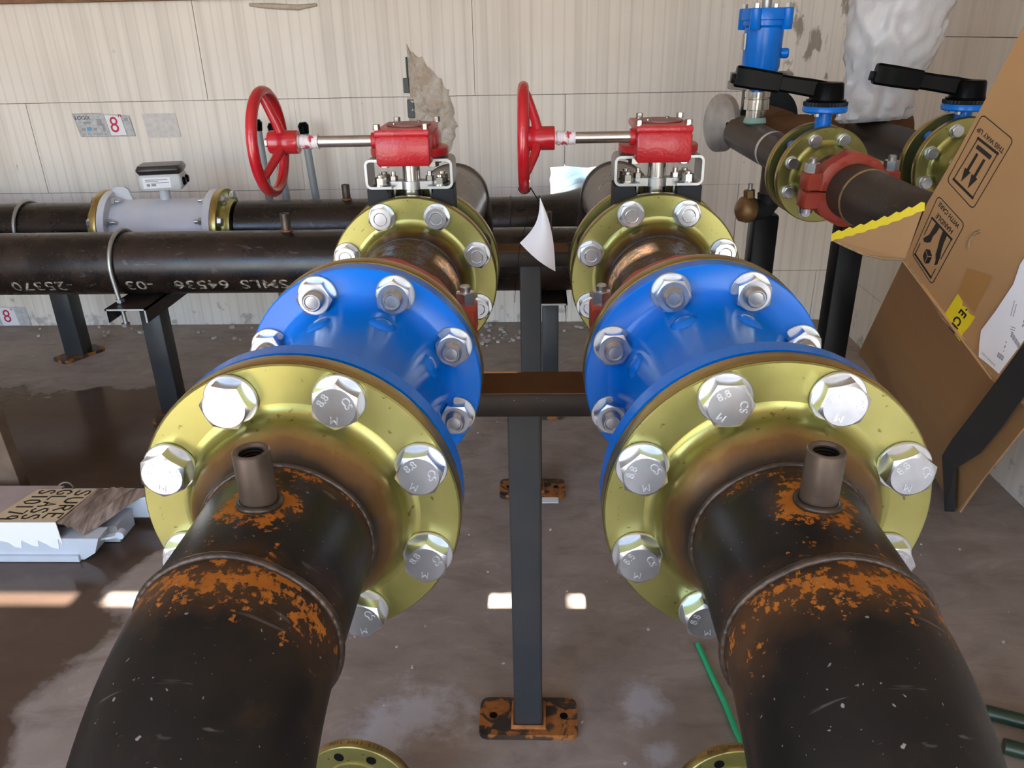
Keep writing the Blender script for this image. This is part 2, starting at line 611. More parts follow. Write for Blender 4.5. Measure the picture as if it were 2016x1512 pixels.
def copy_tree(o, parent=None):
    c = o.copy()
    COL.objects.link(c)
    if parent:
        c.parent = parent
    for ch in list(o.children):
        copy_tree(ch, c)
    return c


def put(src, parent, m):
    """copy a part (with its sub-parts) under parent at world matrix m"""
    c = copy_tree(src, parent)
    c.matrix_basis = wm(parent).inverted() @ m
    return c


_font_cache = {}


def text_mesh(body, size, depth=0.0, align='CENTER', space=1.0, bold=0.0, cut=0.0):
    key = (body, size, depth, align, space, bold, cut)
    if key in _font_cache:
        return _font_cache[key]
    cu = bpy.data.curves.new('lettering', 'FONT')
    cu.body = body
    cu.size = size
    cu.extrude = depth
    cu.offset = bold * size
    cu.align_x = align
    cu.align_y = 'CENTER'
    cu.space_character = space
    cu.resolution_u = 3
    o = bpy.data.objects.new('lettering', cu)
    COL.objects.link(o)
    dg = bpy.context.evaluated_depsgraph_get()
    me = bpy.data.meshes.new_from_object(o.evaluated_get(dg))
    if cut:
        bm = bmesh.new()
        bm.from_mesh(me)
        k = -size
        while k < size:
            bmesh.ops.bisect_plane(bm, geom=bm.verts[:] + bm.edges[:] + bm.faces[:], plane_co=(0, k, 0), plane_no=(0, 1, 0))
            k += cut
        bm.to_mesh(me)
        bm.free()
    vs = [tuple(v.co) for v in me.vertices]
    fs = [tuple(p.vertices) for p in me.polygons]
    bpy.data.objects.remove(o)
    bpy.data.curves.remove(cu)
    bpy.data.meshes.remove(me)
    _font_cache[key] = (vs, fs)
    return vs, fs


def arc(c, a, b, R, t0, t1, n):
    """points c + R*(a cos t + b sin t)"""
    a, b, c = Vector(a), Vector(b), Vector(c)
    return [c + a * (R * math.cos(t0 + (t1 - t0) * i / n)) + b * (R * math.sin(t0 + (t1 - t0) * i / n)) for i in range(n + 1)]


# ------------------------------------------------------------------ the room
XW, YW, YF, XLW, ZC = 1.45, 3.70, -1.4, -4.6, 3.0


def struct(name, mb, mat, parent=None, smooth=0):
    o = mb.build(name, mat, parent, smooth)
    if parent is None:
        o['kind'] = 'structure'
    return o


struct('floor', MB().box(((XW + XLW) / 2, 1.15, -0.1), (XW - XLW + 0.4, 5.3, 0.2)), FLOORM)
yard = struct('ground', MB().box((0, 0, -0.35), (60, 60, 0.3)), GRAVEL)


def block_poly(a, b, z0, z1, notch=None):
    """outline of a block face in (x,z), optional ragged notch"""
    g = 0.0012
    a, b, z0, z1 = a + g, b - g, z0 + g, z1 - g
    p = [(a, z0), (b, z0), (b, z1), (a, z1)]
    if notch == 'bottom':
        p = [(a, z0), (0.062, z0), (0.058, 0.70), (0.064, 0.725), (0.060, 0.753), (0.13, 0.760), (0.2, 0.752), (0.235, 0.75),
             (0.30, 0.758), (0.33, 0.74), (0.335, z0), (b, z0), (b, z1), (a, z1)]
    if notch == 'top':
        p = [(a, z0), (b, z0), (b, z1), (0.335, z1), (0.33, 0.5), (0.28, 0.475), (0.10, 0.48), (0.066, 0.51), (0.062, 0.6), (0.062, z1), (a, z1)]
    return p


wb = bpy.data.objects.new('wall_back', None)
COL.objects.link(wb)
wb.location = (0, YW, 0)
wb['kind'] = 'structure'
rows = [(0.0, 0.254, [-4.73, -3.53, -2.33, -1.13, 0.14, 1.34]), (0.254, 0.667, [-3.90, -2.69, -1.48, -0.275, 0.93, 1.6]),
        (0.667, 1.070, [-4.73, -3.53, -2.32, -1.09, 0.126, 1.34]), (1.070, 1.476, [-3.90, -2.69, -1.48, -0.275, 0.93, 1.6])]
for ri, (z0, z1, xs) in enumerate(rows):
    xs = [XLW] + [x for x in xs if XLW < x < XW] + [XW]
    for a, b in zip(xs[:-1], xs[1:]):
        notch = None
        if a < 0.2 < b:
            notch = {1: 'top', 2: 'bottom'}.get(ri)
        if ri == 2 and abs(a - 0.126) < 1e-3:
            # the hole spans the joint: right-hand block starts at the seam
            pts = [(a + .0012, 0.76), (0.2, 0.752), (0.235, 0.75), (0.30, 0.758), (0.33, 0.74), (0.335, z0), (b, z0), (b, z1 - .0012), (a + .0012, z1 - .0012)]
        elif ri == 2 and abs(b - 0.126) < 1e-3:
            pts = [(a, z0), (0.062, z0), (0.058, 0.70), (0.064, 0.725), (0.060, 0.753), (b - .0012, 0.758), (b - .0012, z1 - .0012), (a, z1 - .0012)]
        else:
            pts = block_poly(a, b, z0, z1, notch)
        dy = rnd.uniform(-0.0015, 0.0015)
        m = Matrix(((1, 0, 0, 0), (0, 0, -1, YW + 0.10), (0, 1, 0, 0), (0, 0, 0, 1)))
        mb = MB()
        mb.prism(pts, 0.10 + dy, m)
        mb.build('foam_block', WALLM, wb, 0)
wr = bpy.data.objects.new('wall_right', None)
COL.objects.link(wr)
wr.location = (XW, 0, 0)
wr['kind'] = 'structure'
rows = [(0.0, 0.254, [-1.7, -0.5, 0.7, 1.9, 3.1]), (0.254, 0.667, [-1.1, 0.1, 1.3, 2.5]), (0.667, 1.105, [-1.7, -0.5, 0.7, 1.9, 3.1]),
        (1.105, 1.283, [-1.1, 0.1, 1.3, 2.5]), (1.283, 1.476, [-1.7, -0.5, 0.7, 1.9, 3.1])]
for (z0, z1, ys) in rows:
    ys = [YF] + ys + [YW + 0.10]
    for a, b in zip(ys[:-1], ys[1:]):
        MB().box((XW + 0.05 + rnd.uniform(0, 0.0015), (a + b) / 2, (z0 + z1) / 2), (0.10, b - a - 0.0024, z1 - z0 - 0.0024)).build('foam_block', WALLM, wr, 0)
# outer skin behind the foam, upper walls, roof with the gaps that let the strips of sun in
struct('trim_1', MB().box(((XW + XLW) / 2 + 0.06, YW + 0.05, 1.51), (XW - XLW + 0.12, 0.16, 0.068)), WOOD)
struct('trim_2', MB().box((XW + 0.05, (YW + YF) / 2 - 0.016, 1.51), (0.16, YW - YF - 0.032, 0.068)), WOOD)
struct('wall_upper_back', MB().box(((XW + XLW) / 2 + 0.02, YW + 0.06, 2.3), (XW - XLW + 0.04, 0.06, 1.52)), PLY)
struct('wall_upper_right', MB().box((XW + 0.06, (YW + YF) / 2 + 0.06, 2.3), (0.06, YW - YF + 0.12, 1.52)), PLY)
struct('wall_left', MB().box((XLW - 0.05, (YW + YF) / 2, 1.5), (0.1, YW - YF, 3.0)), WALLM)
fw = MB()
fw.box((-4.1, YF - 0.05, 1.5), (1.0, 0.1, 3.0))          # left of the door
fw.box((-0.65, YF - 0.05, 1.22), (0.5, 0.1, 2.45))       # pier
fw.box((1.4, YF - 0.05, 1.5), (0.2, 0.1, 3.0))
fw.box((-1.25, YF - 0.05, 2.4), (4.9, 0.1, 0.16))        # lintel
struct('wall_front', fw, WALLM)
cl = MB()
SL0, SL1 = 0.3856, 0.4384      # the slit, straight up-sun of the strips on the floor
cl.box(((XW + XLW) / 2, (YF - 0.65 + SL0) / 2, ZC + 0.01), (XW - XLW + 0.4, SL0 - YF + 0.65, 0.02))  # overhang past the front wall added to block sun at the clerestory
cl.box(((XW + XLW) / 2, (YW + 0.3 + SL1) / 2, ZC + 0.01), (XW - XLW + 0.4, YW + 0.3 - SL1, 0.02))
xs = [XLW - 0.2, -1.95, -1.215, -1.13, -0.86, -0.155, -0.035, 0.078, 0.178, XW + 0.2]
for a, b in zip(xs[0::2], xs[1::2]):
    cl.box(((a + b) / 2, (SL0 + SL1) / 2, ZC + 0.01), (b - a, SL1 - SL0, 0.02))
struct('ceiling', cl, PLY)
struct('sun_blocker', MB().box((0.55, YF - 1.6, 2.55), (2.1, 3.0, 0.06)).box((0.55, YF - 3.05, 2.2), (2.1, 0.06, 0.7)), PLY)  # unseen slab and drop added to keep direct sun out of the right opening

# ------------------------------------------------------------------ the two pump lines
XL, XR, ZP = -0.213, 0.200, 0.939
ROD = 0.0842            # pipe outside radius
BC, FRAD, FT = 0.120, 0.1425, 0.022
NEGY = Vector((0, -1, 0))


def axm(x, y, z=ZP, d=(0, -1, 0)):
    """frame whose local z looks towards the camera along the pipe"""
    return FR((x, y, z), d, (1, 0, 0))


# prototypes of fasteners; local z is the direction the head looks
store = bpy.data.objects.new('proto', None)     # removed at the end
COL.objects.link(store)


def hex_bolt(name, af, hh, wr_, wt, marking=None, mark_r=0.0, dish=0.0):
    b = MB().hexa(af, hh, Matrix.Translation((0, 0, wt))).build(name, ZINC, store, 14)
    wsh = MB().lathe([(0, 0), (wr_ - .0008, 0), (wr_, .0008), (wr_, wt - .0008), (wr_ - .0008, wt), (0, wt)], None, 36).build('washer', ZINCW, b, 30)
    if marking:
        mb = MB()
        for k, t in enumerate(marking):
            vs, fs = text_mesh(t, af * 0.26, 0.00035)
            a = 2 * PI * k / len(marking) + 0.5
            mb.add(vs, fs, Matrix.Translation((0, 0, wt + hh)) @ Matrix.Rotation(a, 4, 'Z') @ Matrix.Translation((0, af * 0.30, 0)))
        mb.build('stamped_marking', MARKM, b, 0)
    if dish:
        MB().torus((0, 0, wt + hh), (0, 0, 1), dish, 0.0009, 28, 6).build('forged_ring', ZINC, b)
    return b


def stud_nut(name, af, hh, wr_, wt, sr, sl):
    b = MB().hexa(af, hh, Matrix.Translation((0, 0, wt))).build(name, ZINC, store, 14)
    MB().lathe([(0, 0), (wr_ - .0008, 0), (wr_, .0008), (wr_, wt - .0008), (wr_ - .0008, wt), (0, wt)], None, 36).build('washer', ZINCW, b, 30)
    mb = MB()
    pf = [(0, wt)]
    z = wt + hh
    pf = [(sr, wt + hh - 0.001)]
    k = 0
    while z < wt + hh + sl - 0.003:
        pf.append((sr if k % 2 else sr - 0.0009, z))
        z += 0.00135
        k += 1
    pf += [(sr - 0.002, wt + hh + sl), (sr - 0.0035, wt + hh + sl), (sr - 0.0045, wt + hh + sl - 0.0012), (0, wt + hh + sl - 0.0005)]
    mb.lathe(pf, None, 28).build('threaded_stud_end', STUD, b, 30)
    return b


BIG = hex_bolt('hex_bolt', 0.037, 0.0155, 0.0232, 0.0035, ('8.8', 'M', 'CS'))
BACK = hex_bolt('hex_bolt', 0.036, 0.0150, 0.0228, 0.0032, None, 0, 0.0105)
NUT = stud_nut('hex_nut', 0.037, 0.0175, 0.0236, 0.0035, 0.0118, 0.010)
TURN = [rnd.uniform(0, PI / 3) for _ in range(64)]


def bolt_ring(proto, parent, x, y, R, n, z=ZP, d=(0, -1, 0), seed=0, base=None, which=None):
    m0 = base if base is not None else axm(x, y, z, d)
    for k in range(n):
        if which and k not in which:
            continue
        a = 2 * PI * (k + 0.5) / n
        m = m0 @ Matrix.Translation((R * math.cos(a), R * math.sin(a), 0)) @ Matrix.Rotation(TURN[(seed + k * 5) % 64], 4, 'Z')
        put(proto, parent, m)


def flange_mb(m, hub=True, hub_len=0.046, r_hub=0.095, rp=ROD, R=FRAD, t=FT, bc=BC, n=8, rh=0.0135):
    """weld neck flange: local z=0 is the face with the bolt heads, the disc runs to -t, the neck to +hub_len"""
    mb = MB()
    pf = [(R - .0015, -t), (R, -t + .0015), (R, -.0015), (R - .0015, 0), (r_hub + 0.012, 0)]
    if hub:
        for i in range(7):
            q = i / 6
            a = PI / 2 * q
            pf.append((r_hub + 0.012 * (1 - math.sin(a)), 0.012 * (1 - math.cos(a)) * 1.0))
        for i in range(1, 7):
            q = i / 6
            pf.append((r_hub + (rp - r_hub) * (0.5 - 0.5 * math.cos(PI * q)), 0.012 + (hub_len - 0.012) * q))
        pf.append((rp - 0.008, hub_len))
    else:
        pf += [(rp + 0.004, 0), (rp, 0.004)]
    pf.append((rp - 0.008, -t))
    return mb.lathe(pf, m, 96, close=True)


def rim_band(m, R=FRAD, t=FT):
    return MB().lathe([(R + .0003, -t + .002), (R + .0008, -t + .003), (R + .0008, -.003), (R + .0003, -.002)], m, 96)


STEEL_ELBOW = m_steel('black_steel_elbow', welds=((0.408, 0.062), (0.548, 0.03)), spots=(((0.004, 0.493, 0.072), 0.050),), rough=0.42, spec=0.16)


def hubr(h, rp, r_hub=0.104, hub_len=0.046):
    q = (h - 0.012) / (hub_len - 0.012)
    return r_hub + (rp - r_hub) * (0.5 - 0.5 * math.cos(PI * q))


def near_spool(x, label):
    """elbow rising from the pump, short pipe with a threaded coupling, gold weld neck flange"""
    r = thing('elbow_spool', (x, 0.0, ZP), label, 'pipe')
    yw1, yw2, Re, RN = 0.545, 0.425, 0.170, 0.0722
    path = [Vector((x, yw1, ZP)), Vector((x, 0.48, ZP))]
    path += arc((x, yw2, ZP - Re), (0, 0, 1), (0, -1, 0), Re, 0, PI / 2, 28)
    path += [Vector((x, yw2 - Re, 0.35)), Vector((x, yw2 - Re, 0.04))]
    MB().tube(path, RN, 72, up=(0, 0, 1)).build('elbow', STEEL_ELBOW, r, 60)
    MB().lathe([(0.07, 0), (0.125, 0), (0.125, 0.02), (0.07, 0.02)], Matrix.Translation((x, yw2 - Re, 0.0)), 48, True).build('foot_flange', RIM, r)
    for yw, rr in ((yw1, 0.0046), (yw2, 0.0050)):
        mb = MB()
        c = Vector((x, yw, ZP))
        pts = []
        for i in range(240):
            a = 2 * PI * i / 240
            R = RN + 0.0006
            pts.append(c + Vector((R * math.cos(a), 0.0002 * math.sin(i * 1.3) + 0.0008 * math.sin(i * PI / 24), R * math.sin(a))))
        mb.tube(pts, [rr * (0.62 + 0.02 * math.sin(i * 2.1)) for i in range(240)], 8, closed=True, up=(0, 1, 0)).build('weld_bead', WELD, r, 60)
    m = axm(x, 0.591)
    f = flange_mb(m, rp=RN).build('flange', GOLDN, r, 40)
    rim_band(m).build('flange_rim', RIM, f, 40)
    bolt_ring(BIG, r, x, 0.591, BC, 8, seed=int((x + 1) * 37))
    # threaded coupling
    nb = MB()
    nb.lathe([(0.0090, 0.006), (0.0090, 0.040), (0.0108, 0.042), (0.0126, 0.042), (0.0136, 0.041), (0.0136, -0.006), (0.013, -0.008), (0.0090, -0.008)], Matrix.Translation((x + 0.004, 0.493, ZP + RN + 0.002)), 40, True)
    c = nb.build('threaded_coupling', NIPM, r)
    th = MB()
    for k in range(8):
        th.torus((x + 0.004, 0.493, ZP + RN + 0.040 - 0.0028 * k), (0, 0, 1), 0.0092, 0.0009, 32, 6)
    th.build('thread', HOLE, c)
    MB().lathe([(0.0089, 0.004), (0, 0.004)], Matrix.Translation((x + 0.004, 0.493, ZP + RN + 0.002)), 24).build('bore', HOLE, c)
    wp = [Vector((x + 0.004 + 0.0150 * math.cos(t), 0.493 + 0.0150 * math.sin(t), ZP + math.sqrt(RN ** 2 - (0.004 + 0.0150 * math.cos(t)) ** 2) + 0.0015)) for t in [2 * PI * i / 40 for i in range(40)]]
    MB().tube(wp, 0.0028, 8, closed=True, up=(0, 0, 1)).build('weld_bead', WELD, r, 60)
    return r


def check_valve(x, label):
    """blue short body between two blue flanges, nuts on the far flange look at the camera"""
    r = thing('blue_valve', (x, 0.75, ZP), label, 'valve')
    y0, y1 = 0.6165, 0.900        # outer faces
    m = axm(x, y0 + 0.021)
    pf = []
    n = 40
    # body of revolution along +y: local z = -y, so run from near to far with negative z
    prof = [(0.1425, y0), (0.1425, y0 + 0.019), (0.141, y0 + 0.0205), (0.112, y0 + 0.0215), (0.104, y0 + 0.026), (0.098, y0 + 0.036), (0.096, y0 + 0.060)]
    prof += [(0.096, y1 - 0.085), (0.0985, y1 - 0.05), (0.103, y1 - 0.034), (0.109, y1 - 0.026), (0.116, y1 - 0.0225), (0.141, y1 - 0.0215), (0.1425, y1 - 0.020), (0.1425, y1), (0.08, y1), (0.08, y0)]
    mb = MB().lathe([(a, b) for a, b in prof], FR((x, 0, ZP), (0, 1, 0), (1, 0, 0)), 96, True)
    mb.build('valve_body', BLUE, r, 40)
    for k in range(8):
        a = 2 * PI * (k + 0.5) / 8
        p = Vector((x + 0.088 * math.cos(a), y1 - 0.066, ZP + 0.088 * math.sin(a)))
        d = Vector((math.cos(a), 0, math.sin(a)))
        if k in (0, 1, 2, 3, 4, 7):
            MB().lathe([(0.017, 0), (0.016, 0.008), (0.010, 0.0125), (0, 0.014)], FR(p, d, (0, 1, 0)), 20).build('cast_boss', BLUE, r, 60)
    for yy in (y0 - 0.0035, y1 + 0.0):
        MB().lathe([(0.112, 0), (0.112, 0.0035), (0.08, 0.0035), (0.08, 0)], FR((x, yy, ZP), (0, 1, 0)), 64, True).build('gasket', RUBBER, r)
    bolt_ring(NUT, r, x, y1 - 0.0215, BC, 8, seed=11)
    return r


def mid_spool(x, label):
    """gold flange behind the blue one with a grooved pipe end"""
    r = thing('flanged_pipe_spool', (x, 0.90, ZP), label, 'pipe')
    m = axm(x, 0.9040, d=(0, 1, 0))
    m = axm(x, 0.9040 + FT, d=(0, 1, 0))
    f = flange_mb(m, True, 0.045).build('flange', GOLD, r, 40)
    rim_band(m).build('flange_rim', RIM, f, 40)
    MB().lathe([(ROD, 0.965), (ROD, 1.040), (0.07, 1.040), (0.07, 0.965)], FR((x, 0, ZP), (0, 1, 0)), 64, True).build('pipe', STEEL_MID, r)
    return r


STEEL_MID = m_steel('black_steel_short_pipe', base=(0.03, 0.024, 0.02), brown=(0.09, 0.05, 0.03), amount=0.9)


def coupling(name, c, ax, rp, wdt, lug, label, up=(0, 0, 1), bolt=0.0105):
    """grooved pipe coupling: two housing halves with ears, track bolts upright"""
    r = thing(name, c, label, 'pipe coupling')
    fr = FR(c, ax, up)            # local z along pipe, local x up, local y sideways
    for sgn, nm in ((1, 0), (-1, 1)):
        mb = MB()
        n = 28
        sec = [(rp - 0.004, -wdt / 2), (rp + 0.010, -wdt / 2), (rp + 0.017, -wdt / 2 + 0.006), (rp + 0.017, wdt / 2 - 0.006), (rp + 0.010, wdt / 2), (rp - 0.004, wdt / 2)]
        vs, fs = [], []
        for i in range(n + 1):
            a = PI * i / n
            for (R, z) in sec:
                R2 = R + (0.0025 if (i // 4) % 2 and R > rp + 0.012 else 0)
                vs.append((sgn * (R2 * math.sin(a)) + sgn * 0.0015, R2 * math.cos(a), z))
        k = len(sec)
        for i in range(n):
            for q in range(k):
                u = (q + 1) % k
                fs.append((i * k + q, i * k + u, (i + 1) * k + u, (i + 1) * k + q))
        fs.append(tuple(range(k)))
        fs.append(tuple(n * k + q for q in range(k)))
        mb.add(vs, fs, fr)
        for sy in (1, -1):
            mb.box((sgn * (lug * 0.5 + 0.0015), sy * (rp + 0.026), 0), (lug, 0.034, wdt * 0.92), fr, 0.004)
        h = mb.build('housing_half', REDC, r, 40)
    for sy in (1, -1):
        b = MB()
        hexm = fr @ Matrix.Translation((lug + 0.0015, sy * (rp + 0.028), 0)) @ Matrix.Rotation(PI / 2, 4, 'Y')
        b.hexa(bolt * 2.3, bolt * 1.7, hexm)
        nb = b.build('track_nut', ZINC, r, 30)
        sb = MB()
        sb.lathe([(bolt * 0.72, -lug * 2 - 0.012), (bolt * 0.72, bolt * 2.4), (bolt * 0.55, bolt * 2.6), (0, bolt * 2.6)], hexm, 20)
        sb.build('track_bolt', STUD, nb, 30)
        hb = MB()
        hb.lathe([(0, -lug * 2 - 0.017), (bolt * 1.15, -lug * 2 - 0.014), (bolt * 1.2, -lug * 2 - 0.003), (0, -lug * 2 - 0.003)], hexm, 20)
        hb.build('bolt_head', ZINC, nb, 40)
    return r


def back_spool(x, label):
    """grooved pipe end, gold flange with hex bolts that clamps the butterfly valve"""
    r = thing('flanged_pipe_spool', (x, 1.2, ZP), label, 'pipe')
    MB().lathe([(ROD, 1.043), (ROD, 1.258), (0.07, 1.258), (0.07, 1.043)], FR((x, 0, ZP), (0, 1, 0)), 64, True).build('pipe', STEEL_MID, r)
    m = axm(x, 1.299)
    f = flange_mb(m).build('flange', GOLDB, r, 40)
    rim_band(m).build('flange_rim', RIM, f, 40)
    bolt_ring(BACK, r, x, 1.299, BC, 8, seed=int((x + 1) * 51))
    MB().torus((x, 1.256, ZP), (0, 1, 0), ROD, 0.003, 64, 8).build('weld_bead', WELD, r, 60)
    return r


YV0, YV1 = 1.323, 1.381       # butterfly valve faces
YVC = 1.352


def butterfly(x, label):
    r = thing('gear_operated_valve', (x, YVC, ZP), label, 'valve')
    # lugged cast body
    mb = MB()
    mb.lathe([(0.112, YV0), (0.112, YV1), (0.076, YV1), (0.076, YV0)], FR((x, 0, ZP), (0, 1, 0)), 64, True)
    for k in range(8):
        a = 2 * PI * (k + 0.5) / 8
        mb.cyl((x + BC * math.cos(a), YV0 + 0.001, ZP + BC * math.sin(a)), (x + BC * math.cos(a), YV1 - 0.001, ZP + BC * math.sin(a)), 0.019, 20)
    mb.build('valve_body', CAST, r, 40)
    # yoke: solid block with a bay cut out for the gland
    z0, z1 = ZP + 0.095, ZP + 0.152
    nk = MB()
    m = FR((x, YVC + 0.030, 0), (0, -1, 0), (1, 0, 0))       # local x = +x, local y: z cross x
    pts = [(-0.072, z0), (0.072, z0), (0.072, z1), (0.040, z1), (0.032, z1 - 0.022), (-0.032, z1 - 0.022), (-0.040, z1), (-0.072, z1)]
    nk.prism(pts, 0.060, Matrix(((1, 0, 0, x), (0, 0, -1, YVC + 0.030), (0, 1, 0, 0), (0, 0, 0, 1))))
    nk.build('yoke', CAST, r, 30)
    zt = z1
    # stem and gland
    MB().cyl((x, YVC, z1 - 0.03), (x, YVC, zt + 0.055), 0.0150, 28).build('stem', STAIN, r)
    MB().cyl((x, YVC, z1 - 0.024), (x, YVC, z1 - 0.004), 0.019, 28).build('gland_sleeve', STAIN, r)
    g = MB()
    pts = [(-0.031 + 0.013 * math.cos(t), 0.013 * math.sin(t)) for t in [PI / 2 + PI * i / 10 for i in range(11)]]
    pts += [(0.031 + 0.013 * math.cos(t), 0.013 * math.sin(t)) for t in [-PI / 2 + PI * i / 10 for i in range(11)]]
    mid = [(0.020 * math.cos(t), 0.020 * math.sin(t)) for t in [2 * PI * i / 28 for i in range(28)]]
    g.prism(pts, 0.013, Matrix.Translation((x, YVC, z1 - 0.003)))
    g.prism(mid, 0.0135, Matrix.Translation((x, YVC, z1 - 0.0032)))
    gl = g.build('gland', BRUSH, r, 30)
    for sx in (-1, 1):
        b = MB().hexa(0.013, 0.008, Matrix.Translation((x + sx * 0.031, YVC, z1 + 0.010)))
        b.cyl((x + sx * 0.031, YVC, z1 - 0.03), (x + sx * 0.031, YVC, z1 + 0.025), 0.0040, 12)
        b.build('gland_nut', STAIN, gl, 30)
    # folded bracket of strip steel, open towards the camera: two C-shaped sides under a top plate
    zb0, zb1, th, bw = z1 + 0.0005, z1 + 0.049, 0.0042, 0.073
    br = MB()
    for sx in (-1, 1):
        path = [Vector((x + sx * 0.030, YVC, zb0 + th / 2)), Vector((x + sx * (bw - 0.010), YVC, zb0 + th / 2))]
        path += [Vector((x + sx * (bw - 0.010 + 0.008 * math.sin(t)), YVC, zb0 + th / 2 + 0.008 - 0.008 * math.cos(t))) for t in (0.4, 0.8, 1.2, PI / 2)]
        path += [Vector((x + sx * (bw - 0.002), YVC, zb1 - 0.010))]
        path += [Vector((x + sx * (bw - 0.002 - 0.008 * (1 - math.cos(t))), YVC, zb1 - 0.010 + 0.008 * math.sin(t))) for t in (0.4, 0.8, 1.2, PI / 2)]
        path += [Vector((x + sx * 0.020, YVC, zb1 - 0.002))]
        br.tube(path, 0, 4, flat=(0.064, th), up=(0, 0, 1))
    br.box((x, YVC, zb1 - 0.002), (0.06, 0.064, th))
    bk = br.build('bracket', BRUSH, r, 30)
    for sx in (-1, 1):
        for sy in (-1, 1):
            q = MB()
            mm = Matrix.Translation((x + sx * 0.050, YVC + sy * 0.018, zb0 + th))
            q.lathe([(0, 0), (0.0125, 0), (0.0125, 0.002), (0, 0.002)], mm, 20)
            q.hexa(0.017, 0.0115, mm @ Matrix.Translation((0, 0, 0.002)))
            q.cyl((x + sx * 0.050, YVC + sy * 0.018, zb0), (x + sx * 0.050, YVC + sy * 0.018, zb0 + 0.021), 0.0052, 12)
            q.build('bracket_bolt', STAIN, bk, 30)
            q = MB().hexa(0.017, 0.009, FR((x + sx * 0.040, YVC + sy * 0.020, zb1 - th - 0.0005), (0, 0, -1)))
            q.build('gear_nut', STAIN, bk, 30)
    # gear box: front chamber proud of a round quadrant housing
    zg0, zg1 = zb1 + 0.003, zb1 + 0.041
    gx = x - 0.0005
    gb = MB()
    gb.box((gx, YVC - 0.040, (zg0 - 0.008 + zg1) / 2), (0.087, 0.070, zg1 - zg0 + 0.008), None, 0.005)
    gb.box((gx + 0.004, YVC + 0.018, (zg0 + 0.004 + zg1) / 2), (0.090, 0.074, zg1 - zg0 - 0.004), None, 0.008)
    gb.lathe([(0, 0), (0.063, 0), (0.065, 0.002), (0.065, 0.011), (0.063, 0.013), (0.05, 0.014), (0, 0.014)], Matrix.Translation((x, YVC, zg0 + 0.0005)), 48)
    gbo = gb.build('gear_case', RED, r, 35)
    lid = MB().box((gx, YVC - 0.008, zg1 + 0.004), (0.0875, 0.132, 0.011), None, 0.003)
    lo = lid.build('gear_lid', RED, gbo, 35)
    ip = MB().lathe([(0, 0), (0.036, 0), (0.037, 0.0008), (0.037, 0.0022), (0.036, 0.003), (0, 0.003)], Matrix.Translation((gx + 0.002, YVC + 0.002, zg1 + 0.0095)), 48)
    ip.build('indicator_plate', PLATEM, gbo, 30)
    for (dx, dy) in ((-0.040, -0.064), (0.037, -0.062), (-0.026, 0.050), (0.042, 0.050)):
        q = MB()
        mm = Matrix.Translation((gx + dx, YVC + dy, zg1 + 0.0095))
        q.lathe([(0, 0), (0.0062, 0), (0.0062, 0.0015), (0, 0.0015)], mm, 16)
        q.hexa(0.0102, 0.0068, mm @ Matrix.Translation((0, 0, 0.0015)))
        q.build('cap_screw', STAIN, gbo, 30)
    for (dx, dy) in ((-0.020, -0.018), (0.016, 0.018)):
        MB().lathe([(0.003, 0), (0.003, 0.002), (0.0015, 0.0032), (0, 0.0032)], Matrix.Translation((gx + dx, YVC + dy, zg1 + 0.0125)), 12).build('plate_screw', STAIN, gbo, 30)
    # shaft, hub and hand wheel in the plane across the shaft
    ys, zs = YVC - 0.048, zb1 + 0.032
    xh = x - 0.205
    MB().cyl((gx - 0.045, ys, zs), (xh + 0.012, ys, zs), 0.0090, 24).build('input_shaft', STAIN, r)
    MB().cyl((gx - 0.052, ys, zs), (gx - 0.044, ys, zs), 0.013, 24).build('shaft_boss', RED, r)
    wx = x - 0.221                         # wheel plane
    hw = MB().torus((wx, ys, zs), (1, 0, 0), 0.0775, 0.0088, 64, 14).build('handwheel', REDW, r, 60)
    MB().lathe([(0, -0.012), (0.017, -0.010), (0.0185, -0.006), (0.0185, 0.035), (0.0178, 0.037), (0, 0.037)], FR((wx + 0.012, ys, zs), (1, 0, 0)), 32).build('hub', REDW, hw)
    for k in range(3):
        a = PI / 2 + 0.18 + 2 * PI * k / 3
        d = Vector((0, math.cos(a), math.sin(a)))
        c = Vector((wx, ys, zs))
        pth = [c + Vector((0.022, 0, 0)) + d * 0.012, c + Vector((0.018, 0, 0)) + d * 0.03, c + Vector((0.006, 0, 0)) + d * 0.066, c + d * 0.076]
        MB().tube(pth, [0.0085, 0.0075, 0.0065, 0.007], 12).build('spoke', REDW, hw, 60)
    MB().hexa(0.013, 0.006, FR((wx + 0.001, ys, zs), (-1, 0, 0))).build('hub_nut', STAIN, hw, 30)
    q = MB()
    n = 14
    pf = [(0.0105 + 0.0012 * math.sin(i * 2.3) + 0.0006 * math.sin(i * 5.1), 0.036 * i / n) for i in range(n + 1)]
    q.lathe([(0.0085, 0)] + pf + [(0.0085, 0.036)], FR((xh + 0.030, ys, zs), (1, 0, 0)), 24)
    q.build('wrapped_label', WRAP, r, 50)
    return r


PLATEM = simple('red_grey_plate', (0.30, 0.13, 0.12), 0.45, 0.2, 0.2, 40)


